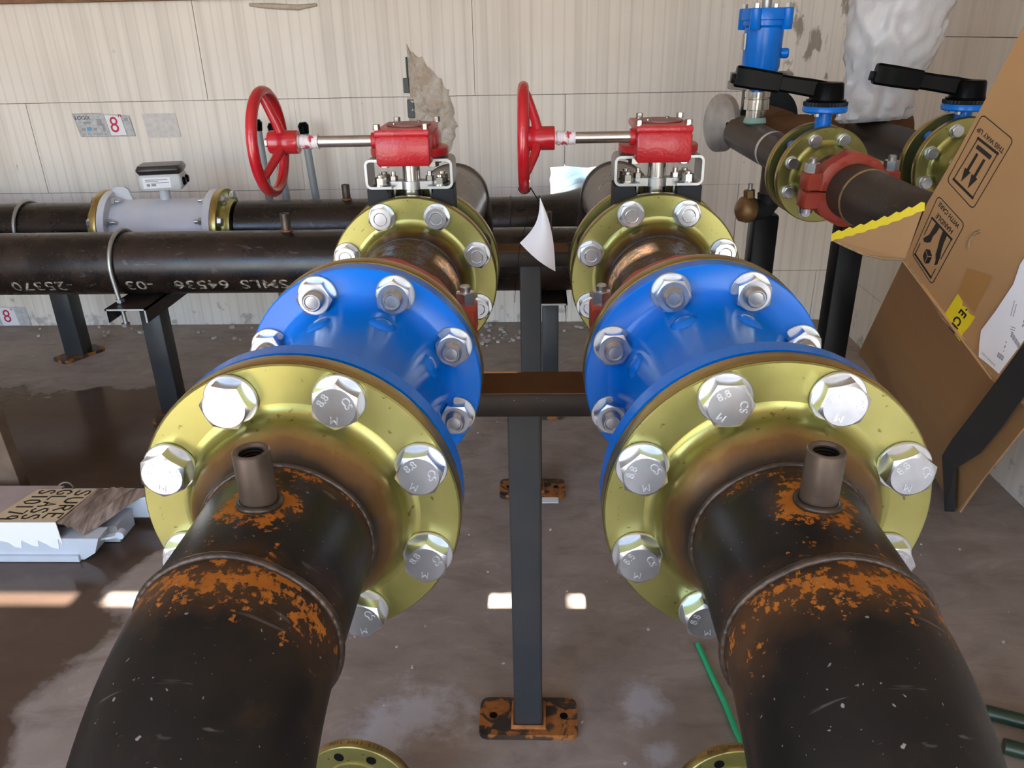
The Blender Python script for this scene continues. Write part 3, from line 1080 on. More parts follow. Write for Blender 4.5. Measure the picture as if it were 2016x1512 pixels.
def rear_spool(x, label, flip=1):
    """gold flange behind the valve, pipe running back and turning down"""
    r = thing('rear_elbow_spool', (x, 1.4, ZP), label, 'pipe')
    m = axm(x, 1.384 + FT, d=(0, 1, 0))
    f = flange_mb(m).build('flange', GOLD, r, 40)
    rim_band(m).build('flange_rim', RIM, f, 40)
    bolt_ring(BACK, r, x, 1.384 + FT, BC, 8, d=(0, 1, 0), seed=5)
    yb, Re = 2.03, 0.2286
    MB().lathe([(ROD, 1.448), (ROD, yb), (0.07, yb), (0.07, 1.448)], FR((x, 0, ZP), (0, 1, 0)), 64, True).build('pipe', PIPEG, r)
    MB().torus((x, 1.452, ZP), (0, 1, 0), ROD + 0.001, 0.0045, 64, 8).build('weld_bead', ZINCW, r, 60)
    path = arc((x, yb + 0.001, ZP - Re), (0, 0, 1), (0, 1, 0), Re, 0, PI / 2, 20)
    R2 = 0.12
    zb = 0.60 + R2
    path += arc((x, yb + 0.001 + Re + R2, zb), (0, -1, 0), (0, 0, -1), R2, 0, PI / 2, 12)
    path.append(Vector((x, 2.574, 0.60)))
    MB().tube(path, ROD + 0.001, 64, up=(0, 1, 0)).build('elbow', PIPEGD, r, 60)
    MB().torus((x, yb, ZP), (0, 1, 0), ROD, 0.004, 64, 8).build('weld_bead', WELD, r, 60)
    return r


PIPEGD = m_steel('dark_mill_elbow', base=(0.035, 0.030, 0.027), brown=(0.06, 0.045, 0.035), rough=0.32, amount=0.3)

LINE = {}
for side, x in (('left', XL), ('right', XR)):
    near_spool(x, f'black steel pipe elbow with gold bolted flange, nearest the camera on the {side}')
    check_valve(x, f'blue flanged valve body bolted behind the {side} foreground elbow')
for fn, lab, key in (
        (mid_spool, 'gold flange with short pipe directly behind the {} blue valve', 'm'),
        (back_spool, 'gold flange with forged hex bolts and short rusty pipe, {} pipe line', 'b'),
        (butterfly, 'black butterfly valve with red gearbox and red handwheel, {} pipe line', 'v'),
        (rear_spool, 'grey pipe with gold flange turning down behind the {} red gearbox', 'r')):
    o = fn(XL, lab.format('left'))
    c = copy_tree(o)
    c.location.x += XR - XL
    c['label'] = lab.format('right')
for side, x in (('left', XL), ('right', XR)):
    coupling('grooved_coupling', (x, 1.0415, ZP), (0, 1, 0), ROD, 0.052, 0.042,
             f'orange red grooved coupling half hidden behind the {side} blue flange')

# ------------------------------------------------------------------ pipe stands
def base_plate(c, sx, sy, t=0.014, rad=0.018, holes=True, hole_axis='x'):
    mb = MB()
    pts = []
    for (qx, qy, st) in ((1, 1, 0), (-1, 1, 90), (-1, -1, 180), (1, -1, 270)):
        for a in (0, 30, 60, 90):
            q = math.radians(st + a)
            pts.append((qx * (sx / 2 - rad) + rad * math.cos(q), qy * (sy / 2 - rad) + rad * math.sin(q)))
    mb.prism(pts, t, Matrix.Translation(c))
    return mb


def tee_stand(x, y, ztop, blen, label, post=0.058, wide=0.094, bh=0.041):
    r = thing('pipe_stand', (x, y, 0), label, 'pipe stand')
    p = base_plate((x, y, 0.0), 0.205, 0.100).build('base_plate', RUSTP, r, 30)
    for sx in (-1, 1):
        MB().lathe([(0.0085, 0), (0, 0)], Matrix.Translation((x + sx * 0.074, y, 0.0148)), 20).build('anchor_hole', HOLE, p)
    wd = MB()
    hw = post / 2 + 0.003
    wd.tube([(x - hw, y - hw, 0.016), (x + hw, y - hw, 0.016), (x + hw, y + hw, 0.016), (x - hw, y + hw, 0.016)], 0.006, 8, closed=True, up=(0, 0, 1))
    wd.build('rusty_weld', simple('rust_orange', (0.33, 0.12, 0.03), 0.75, 0, 0.35, 50, 0.5, 120), p, 60)
    mb = MB().box((0, 0, 0), (post, post, ztop - bh - 0.014), Matrix.Translation((x, y, 0.014 + (ztop - bh - 0.014) / 2)) @ Matrix.Rotation(0, 4, 'Z'))
    # rounded tube corners
    mb = MB()
    e = 0.006
    pts = []
    for (qx, qy, st) in ((1, 1, 0), (-1, 1, 90), (-1, -1, 180), (1, -1, 270)):
        for a in (0, 30, 60, 90):
            q = math.radians(st + a)
            pts.append((qx * (post / 2 - e) + e * math.cos(q), qy * (post / 2 - e) + e * math.sin(q)))
    mb.prism(pts, ztop - bh - 0.014, Matrix.Translation((x, y, 0.014)))
    mb.build('post', MILL, r, 30)
    b = MB().box((x, y, ztop - bh / 2), (blen, wide, bh), None, 0.003)
    b.build('cross_beam', MILLB, r, 30)
    MB().box((x, y, ztop + 0.0008), (blen - 0.004, wide - 0.004, 0.0015)).build('rusty_top', RUSTTOP, r, 0)
    for px in (XL, XR) if blen > 0.4 else ():
        sd = MB().box((px, y, ztop + (ZP - ROD - ztop) / 2 - 0.001), (0.05, 0.07, ZP - ROD - ztop - 0.004))
        sd.build('saddle', MILL, r, 0)
    return r


RUSTTOP = m_steel('rusty_beam_top', base=(0.05, 0.03, 0.02), brown=(0.22, 0.085, 0.025), rough=0.5, amount=1.2, scratch=False)
tee_stand(-0.024, 1.217, 0.782, 0.62, 'black square post with rusty top beam and orange rusted base plate, nearest the camera')
tee_stand(-0.020, 2.125, 0.783, 0.212, 'second black square post stand with rusty cross beam, below the hanging white tag', 0.060)


def channel_stand(x, y, y0, y1, zt, label, post=0.075, base_rot=0.0, wch=0.142):
    """post with a steel channel across its top, running under the pipe"""
    r = thing('channel_stand', (x, y, 0), label, 'pipe stand')
    pl = base_plate((0, 0, 0), 0.105, 0.20)
    m = Matrix.Translation((x, y, 0)) @ Matrix.Rotation(base_rot, 4, 'Z')
    pl.v = [m @ p for p in pl.v]
    pl.build('base_plate', RUSTP, r, 30)
    MB().box((x, y, 0.014 + (zt - 0.05 - 0.014) / 2), (post, post, zt - 0.05 - 0.014), None, 0.005).build('post', MILL, r, 30)
    c = MB()
    th = 0.006
    c.box((x, (y0 + y1) / 2, zt - th / 2), (wch, y1 - y0, th))
    for sx in (-1, 1):
        c.box((x + sx * (wch / 2 - th / 2), (y0 + y1) / 2, zt - 0.025), (th, y1 - y0, 0.05))
    c.build('channel', MILLB, r, 30)
    c = MB()
    c.box((x, y0 - 0.001, zt - th / 2), (wch, 0.002, th))
    for sx in (-1, 1):
        c.box((x + sx * (wch / 2 - th / 2), y0 - 0.001, zt - 0.025), (th, 0.002, 0.05))
    c.build('cut_edge', BRUSH, r, 0)
    return r


def ubolt(x, yc, zc, rp, zt, label, lean=0.0):
    r = thing('u_bolt', (x, yc, zc), label, 'u-bolt')
    d = 0.0075
    R = rp + d + 0.0005
    path = [Vector((x + lean, yc - R, zt - 0.085))]
    path += [Vector((x + lean * 0.8, yc - R, zt - 0.02)), Vector((x, yc - R, zc - 0.01))]
    path += [Vector((x, yc - R * math.cos(t), zc + R * math.sin(t))) for t in [PI * i / 28 for i in range(29)]]
    path += [Vector((x, yc + R, zc - 0.01)), Vector((x, yc + R, zt - 0.03))]
    MB().tube(path, d, 14, up=(1, 0, 0)).build('rod', BRUSH, r, 60)
    for zz in (zt + 0.004, zt - 0.026, zt - 0.085):
        MB().hexa(0.026, 0.012, Matrix.Translation((x + lean * 0.9, yc - R, zz))).build('hex_nut', ZINC, r, 30)
    return r


# ------------------------------------------------------------------ headers along the back wall
HR = 0.1095
YH1, YH2, ZH = 2.683, 3.235, 0.600


def stencil(body, x, ang, size, parent):
    """white stencil wrapped on the front header, upside down as on site"""
    vs, fs = text_mesh(body, size, 0.0, 'CENTER', 1.05, 0.008, 0.006)
    mb = MB()
    R = HR + 0.0007
    # split long faces not needed: letters are small
    out = []
    for (u, v, _) in vs:
        u, v = -u, -v
        a = ang + v * 0.8 / R
        out.append((x + u, YH1 - R * math.cos(a), ZH + R * math.sin(a)))
    mb.add(out, fs)
    return mb.build('stencilled_lettering', INKW, parent, 0)


h1 = thing('front_header_pipe', (-1.5, YH1, ZH), 'long brown black pipe with white stencilled lettering, in front of the other header', 'pipe')
MB().lathe([(HR, -3.6), (HR, 0.42), (0.06, 0.425), (0, 0.425)], FR((0, YH1, ZH), (1, 0, 0)), 72).build('pipe', HEADER, h1)
for (t, x) in (('TEST', -2.05), ('-25370', -1.73), ('-03', -1.385), ('64536', -1.165), ('SMLS', -0.945)):
    stencil(t, x, -0.50, 0.075, h1)


def nipple(x, y, z, h, parent, r=0.0165):
    n = MB().lathe([(r, -0.012), (r, h), (r - 0.004, h), (r - 0.005, h - 0.02), (0, h - 0.02)], Matrix.Translation((x, y, z)), 24)
    o = n.build('threaded_nipple', NIPM, parent)
    MB().torus((x, y, z + 0.001), (0, 0, 1), r + 0.001, 0.004, 24, 6).build('weld_bead', simple('nipple_rust', (0.22, 0.09, 0.03), 0.7, 0, 0.3, 60), o, 60)
    return o


nipple(-0.873, YH1, ZH + HR, 0.060, h1)
nipple(0.032, YH1, ZH + HR, 0.055, h1)
ds = MB().lathe([(0.03, -0.05), (0.03, 0.01), (0, 0.01)], Matrix.Translation((-0.90, YH1 - 0.01, ZH - HR)), 20)
ds.build('drain_boss', BRASS, h1)
MB().cyl((-0.90, YH1 - 0.03, ZH - HR - 0.03), (-0.86, YH1 - 0.05, ZH - HR - 0.03), 0.012, 14).build('drain_plug', ZINC, h1)

h2 = thing('back_header_pipe', (-3.0, YH2, ZH), 'brown black pipe beside the wall, left of the white flow meter', 'pipe')
XM0, XM1 = -1.775, -1.315          # outer faces of the flow meter
MB().lathe([(HR, -3.6), (HR, XM0 - 0.06), (0.08, XM0 - 0.06), (0.08, -3.6)], FR((0, YH2, ZH), (1, 0, 0)), 64, True).build('pipe', HEADER, h2)
FR2 = 0.158
mL = FR((XM0 - 0.028, YH2, ZH), (-1, 0, 0), (0, 0, 1))
fl = flange_mb(mL, True, 0.035, 0.118, HR, FR2, 0.027).build('flange', GOLD, h2, 40)
rim_band(mL, FR2, 0.027).build('flange_rim', RIM, fl, 40)
SMALL = hex_bolt('hex_bolt', 0.032, 0.015, 0.019, 0.0025)
bolt_ring(SMALL, h2, 0, 0, 0.133, 8, base=mL)

h3 = thing('wall_header_pipe', (-1.0, YH2, ZH), 'brown black pipe right of the flow meter, turning out through the wall', 'pipe')
path = [Vector((XM1 + 0.08, YH2, ZH)), Vector((-0.5, YH2, ZH)), Vector((-0.11, YH2, ZH))]
path += arc((-0.11, YH2 + 0.31, ZH), (0, -1, 0), (1, 0, 0), 0.31, 0, PI / 2, 16)
path += [Vector((0.2, 3.62, ZH + 0.005)), Vector((0.2, 4.4, ZH + 0.01))]
MB().tube(path, HR, 64, up=(0, 0, 1)).build('pipe', HEADER, h3, 60)
mR = FR((XM1 + 0.028, YH2, ZH), (1, 0, 0), (0, 0, 1))
fl = flange_mb(mR, True, 0.035, 0.118, HR, FR2, 0.027).build('flange', GOLD, h3, 40)
rim_band(mR, FR2, 0.027).build('flange_rim', RIM, fl, 40)
bolt_ring(SMALL, h3, 0, 0, 0.133, 8, base=mR)
nipple(-0.785, YH2, ZH + HR, 0.06, h3)
MB().torus((-0.11, YH2, ZH), (1, 0, 0), HR, 0.004, 64, 8).build('weld_bead', WELD, h3, 60)

# white flow meter
fm = thing('flow_meter', ((XM0 + XM1) / 2, YH2, ZH), 'white flow meter with small grey terminal box, flanged into the back pipe', 'flow meter')
xc = (XM0 + XM1) / 2
MB().lathe([(0.115, XM0 + 0.02), (0.122, XM0 + 0.035), (0.122, XM1 - 0.035), (0.115, XM1 - 0.02), (0.09, XM1 - 0.02), (0.09, XM0 + 0.02)], FR((0, YH2, ZH), (1, 0, 0)), 64, True).build('meter_tube', WHITEP, fm)
for xa, s_ in ((XM0, 1), (XM1, -1)):
    m = FR((xa + s_ * 0.030, YH2, ZH), (s_, 0, 0), (0, 0, 1))
    fo = flange_mb(m, False, 0, 0.13, 0.118, FR2, 0.030).build('flange', WHITEP, fm, 40)
    for k in range(8):
        a = 2 * PI * (k + 0.5) / 8
        mm = m @ Matrix.Translation((0.133 * math.cos(a), 0.133 * math.sin(a), 0))
        q = MB().hexa(0.027, 0.02, mm)
        q.lathe([(0.009, 0.0), (0.009, 0.036), (0.007, 0.039), (0, 0.039)], mm, 14)
        q.build('hex_nut', ZINC, fm, 30)
    MB().lathe([(0.14, 0), (0.14, 0.004), (0.09, 0.004), (0.09, 0)], FR((xa, YH2, ZH), (-s_, 0, 0)), 48, True).build('gasket', RUBBER, fm)
# lifting lug
lg = MB().prism([(-0.03, 0), (0.05, 0), (0.035, 0.05), (0.02, 0.062), (-0.01, 0.062), (-0.03, 0.05)], 0.012, Matrix(((1, 0, 0, XM0 + 0.055), (0, 0, -1, YH2), (0, 1, 0, ZH + 0.113), (0, 0, 0, 1))))
lg.build('lifting_lug', WHITEP, fm, 30)
MB().cyl((xc + 0.005, YH2, ZH + 0.118), (xc + 0.005, YH2, ZH + 0.165), 0.021, 24).build('neck', WHITEP, fm)
tb = Matrix.Translation((xc + 0.015, YH2 - 0.01, ZH + 0.165)) @ Matrix.Rotation(0.22, 4, 'Z')
bx = MB().box((0, 0, 0.034), (0.165, 0.13, 0.062), tb, 0.012).build('terminal_box', BOXG, fm, 40)
MB().box((0, 0, 0.082), (0.172, 0.137, 0.034), tb, 0.014).build('terminal_lid', LIDB, fm, 40)
MB().box((-0.012, -0.0655, 0.034), (0.105, 0.001, 0.042), tb).build('data_plate', PAPER, bx, 0)
pr = MB()
for (px, pz, sx, sz) in ((-0.012, 0.046, 0.085, 0.003), (-0.03, 0.040, 0.05, 0.003), (0.0, 0.034, 0.07, 0.002), (-0.045, 0.026, 0.012, 0.010), (-0.025, 0.026, 0.018, 0.008)):
    pr.box((px, -0.0664, pz), (sx, 0.0006, sz), tb)
pr.build('plate_print', INKG, bx, 0)
for dy in (-0.03, 0.03):
    gm = tb @ FR((0.082, dy, 0.032), (1, 0, 0))
    MB().lathe([(0.0165, 0), (0.0165, 0.006), (0.012, 0.012), (0, 0.012)], gm, 20).build('cable_entry', BLKP, bx, 30)

channel_stand(-1.407, 2.69, 2.50, 2.98, ZH - HR - 0.001, 'black post and channel under the front header, with a U-bolt')
ubolt(-1.463, YH1, ZH, HR, ZH - HR - 0.001, 'galvanised U-bolt over the front header pipe', 0.012)
channel_stand(-2.115, 3.295, 3.06, 3.50, ZH - HR - 0.001, 'black post with rusty base plate at far left, under the wall-side header', 0.085, -0.5)
ubolt(-2.14, YH2, ZH, HR, ZH - HR - 0.001, 'U-bolt over the wall-side header pipe at far left')
channel_stand(0.045, 2.72, 2.52, 3.0, ZH - HR - 0.001, 'slim dark post and channel under the front header, behind the second stand', 0.06, 0.0, 0.11)

# grey conduits with black caps standing at the wall
for (xb, xt, zt, lab) in ((-1.20, -1.225, 0.96, 'leftmost of three grey plastic conduits standing by the back wall'),
                          (-1.10, -1.155, 0.945, 'middle grey plastic conduit with black cap, behind the left handwheel'),
                          (-0.965, -1.02, 0.945, 'rightmost of three capped grey conduits by the back wall')):
    c = thing('conduit', (xb, 3.56, 0), lab, 'conduit', 'grey conduits by the back wall')
    MB().tube([(xb, 3.56, 0), (xb + (xt - xb) * 0.5, 3.56, 0.45), (xt, 3.56, zt)], 0.017, 16).build('tube', GREYC, c, 50)
    MB().lathe([(0.0, 0), (0.020, 0), (0.021, 0.01), (0.024, 0.034), (0.015, 0.048), (0, 0.048)], FR((xt, 3.56, zt - 0.01), (xt - xb, 0, zt)), 16).build('end_cap', BLKP, c)

# ------------------------------------------------------------------ smaller pipe lines along the right wall
PA0, PA1 = Vector((0.594, 2.418, 1.044)), Vector((0.661, 1.702, 1.010))
DA = (PA1 - PA0).normalized()
LA = (PA1 - PA0).length
PB0 = Vector((0.925, 2.418, 1.044))
DB = Vector((0.035, -0.716, -0.014)).normalized()
SR, SF = 0.0475, 0.106
S8 = hex_bolt('hex_bolt', 0.024, 0.010, 0.0150, 0.002)


def lever_valve_line(p0, d, sfx, with_coupling):
    """pipe, flange, blue wafer valve with a black lever, flange"""
    at = lambda t: p0 + d * t
    fr = lambda t, s=1: FR(at(t), d * s, (1, 0, 0))
    pipe = thing('branch_pipe', at(0.25), f'grey brown small pipe with gold flange, {sfx}', 'pipe')
    MB().lathe([(SR, 0.0), (SR, 0.47), (0.03, 0.47), (0.03, 0.0)], fr(0), 48, True).build('pipe', PIPEB, pipe)
    f1 = flange_mb(fr(0.525, -1) @ Matrix.Translation((0, 0, 0.018)), True, 0.045, 0.066, SR, SF, 0.018).build('flange', GOLD, pipe, 40)
    rim_band(fr(0.525, -1) @ Matrix.Translation((0, 0, 0.018)), SF, 0.018).build('flange_rim', RIM, f1, 40)
    bolt_ring(S8, pipe, 0, 0, 0.085, 8, base=fr(0.525, -1) @ Matrix.Translation((0, 0, 0.018)))
    v = thing('lever_valve', at(0.546), f'blue butterfly valve with long black lever, {sfx}', 'valve')
    m = fr(0.5265)
    body = MB().lathe([(0.072, 0), (0.072, 0.042), (0.045, 0.042), (0.045, 0)], m, 40, True)
    for k in (0, 1, 2, 3):
        a = PI / 4 + PI / 2 * k
        body.lathe([(0.012, 0.008), (0.012, 0.034), (0, 0.034), (0, 0.008)], m @ Matrix.Translation((0.085 * math.cos(a), 0.085 * math.sin(a), 0)), 14)
    body.build('valve_body', BLUE, v, 40)
    c = at(0.5475)
    up = Vector((0, 0, 1))
    zt = 1.150
    MB().cyl((c.x, c.y, c.z + 0.065), (c.x, c.y, zt), 0.0175, 24).cyl((c.x, c.y, c.z + 0.06), (c.x, c.y, c.z + 0.085), 0.034, 24, 0.02).build('neck', BLUE, v)
    tf = MB().lathe([(0, 0), (0.045, 0), (0.048, 0.003), (0.048, 0.011), (0.046, 0.014), (0, 0.014)], Matrix.Translation((c.x, c.y, zt)), 40).build('top_flange', BLUE, v)
    for k in range(4):
        a = PI / 4 + k * PI / 2
        MB().hexa(0.010, 0.007, FR((c.x + 0.034 * math.cos(a), c.y + 0.034 * math.sin(a), zt), (0, 0, -1))).build('plate_bolt', ZINC, tf, 30)
    # toothed locking plate
    pts = []
    for i in range(72):
        a = 2 * PI * i / 72
        R = 0.0475 if (i // 1) % 2 else 0.0445
        pts.append((R * math.cos(a), R * math.sin(a)))
    MB().prism(pts, 0.008, Matrix.Translation((c.x, c.y, zt + 0.0145))).build('toothed_plate', CAST, v, 30)
    # lever: hub and moulded handle rising to the left
    ld = Vector((-0.184, 0.018, 0.030)).normalized()
    L = 0.205
    lv = MB()
    lv.lathe([(0, 0.0), (0.042, 0.0), (0.043, 0.004), (0.037, 0.0045), (0.034, 0.036), (0.031, 0.040), (0, 0.041)], Matrix.Translation((c.x, c.y, zt + 0.023)), 32)
    side = Vector((0, 0, 1)).cross(ld).normalized()
    upv = ld.cross(side).normalized()
    base = Vector((c.x, c.y, zt + 0.046))
    secs = [(0.0, 0.034, 0.036), (0.035, 0.034, 0.038), (0.075, 0.026, 0.036), (0.105, 0.024, 0.036), (0.106, 0.026, 0.042), (0.16, 0.028, 0.045), (L - 0.004, 0.028, 0.045), (L, 0.024, 0.040)]
    vs, fs = [], []
    for (t, wd_, h_) in secs:
        q = base + ld * t
        e = 0.005
        for (a, b) in ((-wd_ / 2, -h_ / 2 + e), (-wd_ / 2 + e, -h_ / 2), (wd_ / 2 - e, -h_ / 2), (wd_ / 2, -h_ / 2 + e),
                       (wd_ / 2, h_ / 2 - e), (wd_ / 2 - e, h_ / 2), (-wd_ / 2 + e, h_ / 2), (-wd_ / 2, h_ / 2 - e)):
            vs.append(q + side * a + upv * b)
    for i in range(len(secs) - 1):
        for k in range(8):
            fs.append((i * 8 + k, i * 8 + (k + 1) % 8, (i + 1) * 8 + (k + 1) % 8, (i + 1) * 8 + k))
    fs.append(tuple(range(7, -1, -1)))
    fs.append(tuple((len(secs) - 1) * 8 + k for k in range(8)))
    lv.add(vs, fs)
    lo = lv.build('lever', BLKP, v, 35)
    tr = MB()
    q = base + ld * (L + 0.003) - upv * 0.006
    tr.box((0, 0, 0), (0.02, 0.022, 0.010), FR(q, ld, upv), 0.002)
    tr.build('trigger', BLKP, lo, 30)
    # front flange with its short pipe and coupling
    s = thing('flanged_pipe_spool', at(0.59), f'gold flange with small bolts facing the camera, {sfx}', 'pipe')
    m = fr(0.588)
    f2 = flange_mb(m, True, 0.042, 0.068, 0.056, SF, 0.018).build('flange', GOLD, s, 40)
    rim_band(m, SF, 0.018).build('flange_rim', RIM, f2, 40)
    bolt_ring(S8, s, 0, 0, 0.085, 8, base=m, seed=9)
    MB().lathe([(0.056, 0.625), (0.056, 0.70), (0.04, 0.70), (0.04, 0.625)], fr(0), 48, True).build('pipe', PIPEB, s)
    return pipe


la = lever_valve_line(PA0, DA, 'front line at the right', True)
lb = lever_valve_line(PB0, DB, 'rear line beside the cardboard', False)
atA = lambda t: PA0 + DA * t
# white paint band on the front line
MB().lathe([(SR + .0006, 0.27), (SR + .0008, 0.285)], FR(PA0, DA, (1, 0, 0)), 48).build('paint_band', simple('white_paint_mark', (0.72, 0.70, 0.68), 0.5), la)
coupling('grooved_coupling', atA(0.712), DA, 0.057, 0.046, 0.036, 'orange red grooved coupling on the small pipe, left of the yellow tape', bolt=0.0115)
# pipe after the coupling, turning right behind the cardboard
pe = thing('elbow_pipe', atA(0.8), 'brown steel pipe elbow leaving the orange coupling, behind the cardboard flap', 'pipe')
p1 = atA(0.722)
p2 = atA(0.80)
side = Vector((1, 0, 0)) - DA * DA.x
side.normalize()
p3 = atA(0.95)
path = [p1, atA(0.76), p2] + arc(p3 + side * 0.09, -side, DA, 0.09, 0, PI / 2, 14)
path.append(path[-1] + side * 0.30)
MB().tube(path, 0.057, 48, up=(0, 0, 1)).build('elbow', PIPEB, pe, 60)
MB().torus(p2, DA, 0.057, 0.003, 48, 8).build('weld_bead', simple('ochre_weld', (0.26, 0.15, 0.06), 0.6, 0.1, 0.4, 60), pe, 60)

# rusty cross header joining both lines, with a grey end flange and a dark blind flange to the wall
hx = thing('cross_header_pipe', (0.75, 2.43, 1.044), 'rust streaked header joining the two small pipes, below the blue air valve', 'pipe')
MB().cyl((0.585, 2.425, 1.044), (1.08, 2.425, 1.044), 0.0485, 48).build('pipe', RUSTY, hx)
MB().lathe([(0.082, 0), (0.083, 0.001), (0.083, 0.020), (0.078, 0.022), (0, 0.022)], FR((0.562, 2.485, 1.065), (-0.93, -0.36, 0.05)), 48).build('end_flange', simple('galvanised_flange', (0.46, 0.46, 0.47), 0.28, 0.9, 0.2, 20), hx, 40)
MB().lathe([(0.008, 0), (0, 0.0001)], FR((0.562, 2.485, 1.065), (-0.93, -0.36, 0.05)) @ Matrix.Translation((0.0, -0.05, 0.0223)), 16).build('bolt_hole', HOLE, hx)
MB().cyl((0.72, 2.42, 1.06), (0.72, 2.72, 1.06), 0.045, 32).build('branch', RUSTY, hx)
MB().lathe([(0.088, 0), (0.09, 0.002), (0.09, 0.018), (0.088, 0.02), (0.03, 0.02), (0.03, 0)], FR((0.725, 2.60, 1.065), (0, 1, 0)), 48, True).build('dark_flange', CAST, hx, 40)
# pale collar with lugs behind the air valve
cf = thing('bolted_collar', (0.74, 2.80, 1.14), 'pale grey bolted collar at the wall, behind the blue air valve', 'flange')
MB().cyl((0.74, 2.80, 1.02), (0.74, 2.80, 1.14), 0.055, 32).build('stub', PIPEG, cf)
MB().lathe([(0.04, 0), (0.102, 0), (0.104, 0.002), (0.104, 0.022), (0.102, 0.024), (0.07, 0.025), (0.06, 0.05), (0.04, 0.05)], Matrix.Translation((0.74, 2.80, 1.14)), 48, True).build('collar', simple('beige_grey_casting', (0.36, 0.33, 0.28), 0.5, 0.3, 0.15, 30), cf, 40)
for k in range(8):
    a = 2 * PI * (k + .5) / 8
    MB().hexa(0.026, 0.026, Matrix.Translation((0.74 + 0.085 * math.cos(a), 2.80 + 0.085 * math.sin(a), 1.165))).build('hex_nut', BRUSH, cf, 30)

# blue automatic air valve on its union
AV = Vector((0.604, 2.30, 0))
av = thing('air_valve', (AV.x, AV.y, 1.10), 'tall blue bottle shaped air valve on a chrome union', 'valve')
T = lambda z: Matrix.Translation((AV.x, AV.y, z))
MB().lathe([(0, 1.172), (0.024, 1.172), (0.025, 1.198), (0.032, 1.206), (0.046, 1.216), (0.0495, 1.228), (0.0505, 1.325), (0.056, 1.331), (0.056, 1.345), (0, 1.345)], T(0), 48).build('valve_body', BLUE, av, 40)
cap = MB().lathe([(0.0, 1.343), (0.058, 1.343), (0.060, 1.345), (0.060, 1.368), (0.057, 1.372), (0, 1.373)], T(0), 48)
for k in range(4):
    a = PI / 4 + k * PI / 2 + 0.12
    mm = T(1.320) @ Matrix.Rotation(a, 4, 'Z') @ Matrix.Translation((0.060, 0, 0))
    cap.lathe([(0, 0), (0.012, 0), (0.014, 0.003), (0.014, 0.050), (0.012, 0.052), (0, 0.052)], mm, 20)
co = cap.build('cap', BLUE, av, 40)
for k in range(4):
    a = PI / 4 + k * PI / 2 + 0.12
    mm = T(1.372) @ Matrix.Rotation(a, 4, 'Z') @ Matrix.Translation((0.060, 0, 0))
    MB().hexa(0.014, 0.011, mm).build('cap_screw', ZINC, co, 30)
MB().lathe([(0.012, 0), (0.013, 0.004), (0.013, 0.016), (0.010, 0.02), (0, 0.02)], FR((AV.x + 0.048, AV.y - 0.01, 1.262), (1, -0.2, 0)), 20).build('side_plug', BLUE, av)
MB().box((-0.051, -0.006, 1.292), (0.004, 0.022, 0.04), T(0)).build('name_plate', BRUSH, av, 0)
e = MB().tube([(AV.x, AV.y, 1.372), (AV.x, AV.y, 1.392), (AV.x + 0.006, AV.y, 1.403), (AV.x + 0.018, AV.y, 1.408), (AV.x + 0.040, AV.y, 1.410)], 0.0125, 20)
e.build('vent_elbow', BRUSH, av, 60)
un = MB().lathe([(0.026, 1.085), (0.026, 1.118), (0.0335, 1.120), (0.0335, 1.146), (0.031, 1.148), (0.031, 1.150), (0.0335, 1.152), (0.034, 1.166), (0.030, 1.170), (0.022, 1.172), (0, 1.172)], T(0), 32)
un.build('union', simple('chrome_union', (0.72, 0.71, 0.68), 0.18, 1.0, 0.1, 30), av, 30)
MB().lathe([(0.027, 1.082), (0.031, 1.086), (0.029, 1.096), (0.026, 1.099)], T(0), 24).build('thread_tape', simple('pale_green_sealant', (0.28, 0.46, 0.40), 0.6), av)

# drain cock and black elbow below the front line
dc = thing('drain_cock', atA(0.28) - Vector((0, 0, 0.05)), 'rusty bronze drain valve and dark elbow under the small front pipe', 'valve')
b0 = atA(0.28)
MB().cyl((b0.x, b0.y, b0.z - 0.035), (b0.x, b0.y, b0.z - 0.115), 0.026, 24).build('stub', PIPEB, dc)
MB().tube([(b0.x, b0.y, b0.z - 0.110), (b0.x, b0.y, b0.z - 0.135), (b0.x - 0.012, b0.y - 0.004, b0.z - 0.152), (b0.x - 0.04, b0.y - 0.008, b0.z - 0.153)], 0.030, 24).build('elbow', CAST, dc, 60)
MB().lathe([(0, 0), (0.026, 0), (0.032, 0.006), (0.036, 0.020), (0.032, 0.040), (0.018, 0.050), (0, 0.051)], FR((b0.x - 0.036, b0.y - 0.008, b0.z - 0.152), (-1, -0.15, 0.1)), 28).build('valve_body', BRASS, dc, 50)
MB().hexa(0.026, 0.02, FR((b0.x - 0.055, b0.y - 0.012, b0.z - 0.118), (-0.1, 0, 1))).build('packing_nut', BRASS, dc, 30)
MB().cyl((b0.x - 0.055, b0.y - 0.012, b0.z - 0.105), (b0.x - 0.055, b0.y - 0.012, b0.z - 0.082), 0.006, 12).build('spindle', BRUSH, dc)

# stands under the small lines
def small_stand(x, y, z, label, beam=None, post=0.062):
    r = thing('pipe_stand', (x, y, 0), label, 'pipe stand')
    base_plate((x, y, 0), 0.16, 0.11).build('base_plate', RUSTP, r, 30)
    MB().box((x, y, (z + 0.014) / 2), (post, post, z - 0.014), None, 0.005).build('post', SATIN, r, 30)
    if beam:
        b0_, b1_ = beam
        d = (Vector(b1_) - Vector(b0_))
        MB().tube([b0_, b1_], 0, 4, flat=(0.07, 0.032), up=(0, 0, 1)).build('cross_beam', RUSTY, r, 0)
    return r


SATIN = simple('black_painted_tube', (0.006, 0.006, 0.0065), 0.38, 0.0, 0.1, 10, spec=0.15)
small_stand(0.616, 2.15, 0.865, 'black post behind the right blue valve, left of the other black post', None, 0.066)
small_stand(0.735, 1.855, 0.948, 'black post beside the torn cardboard, carrying a rusty beam', ((0.63, 1.86, 0.957), (1.10, 1.875, 0.957)), 0.060)

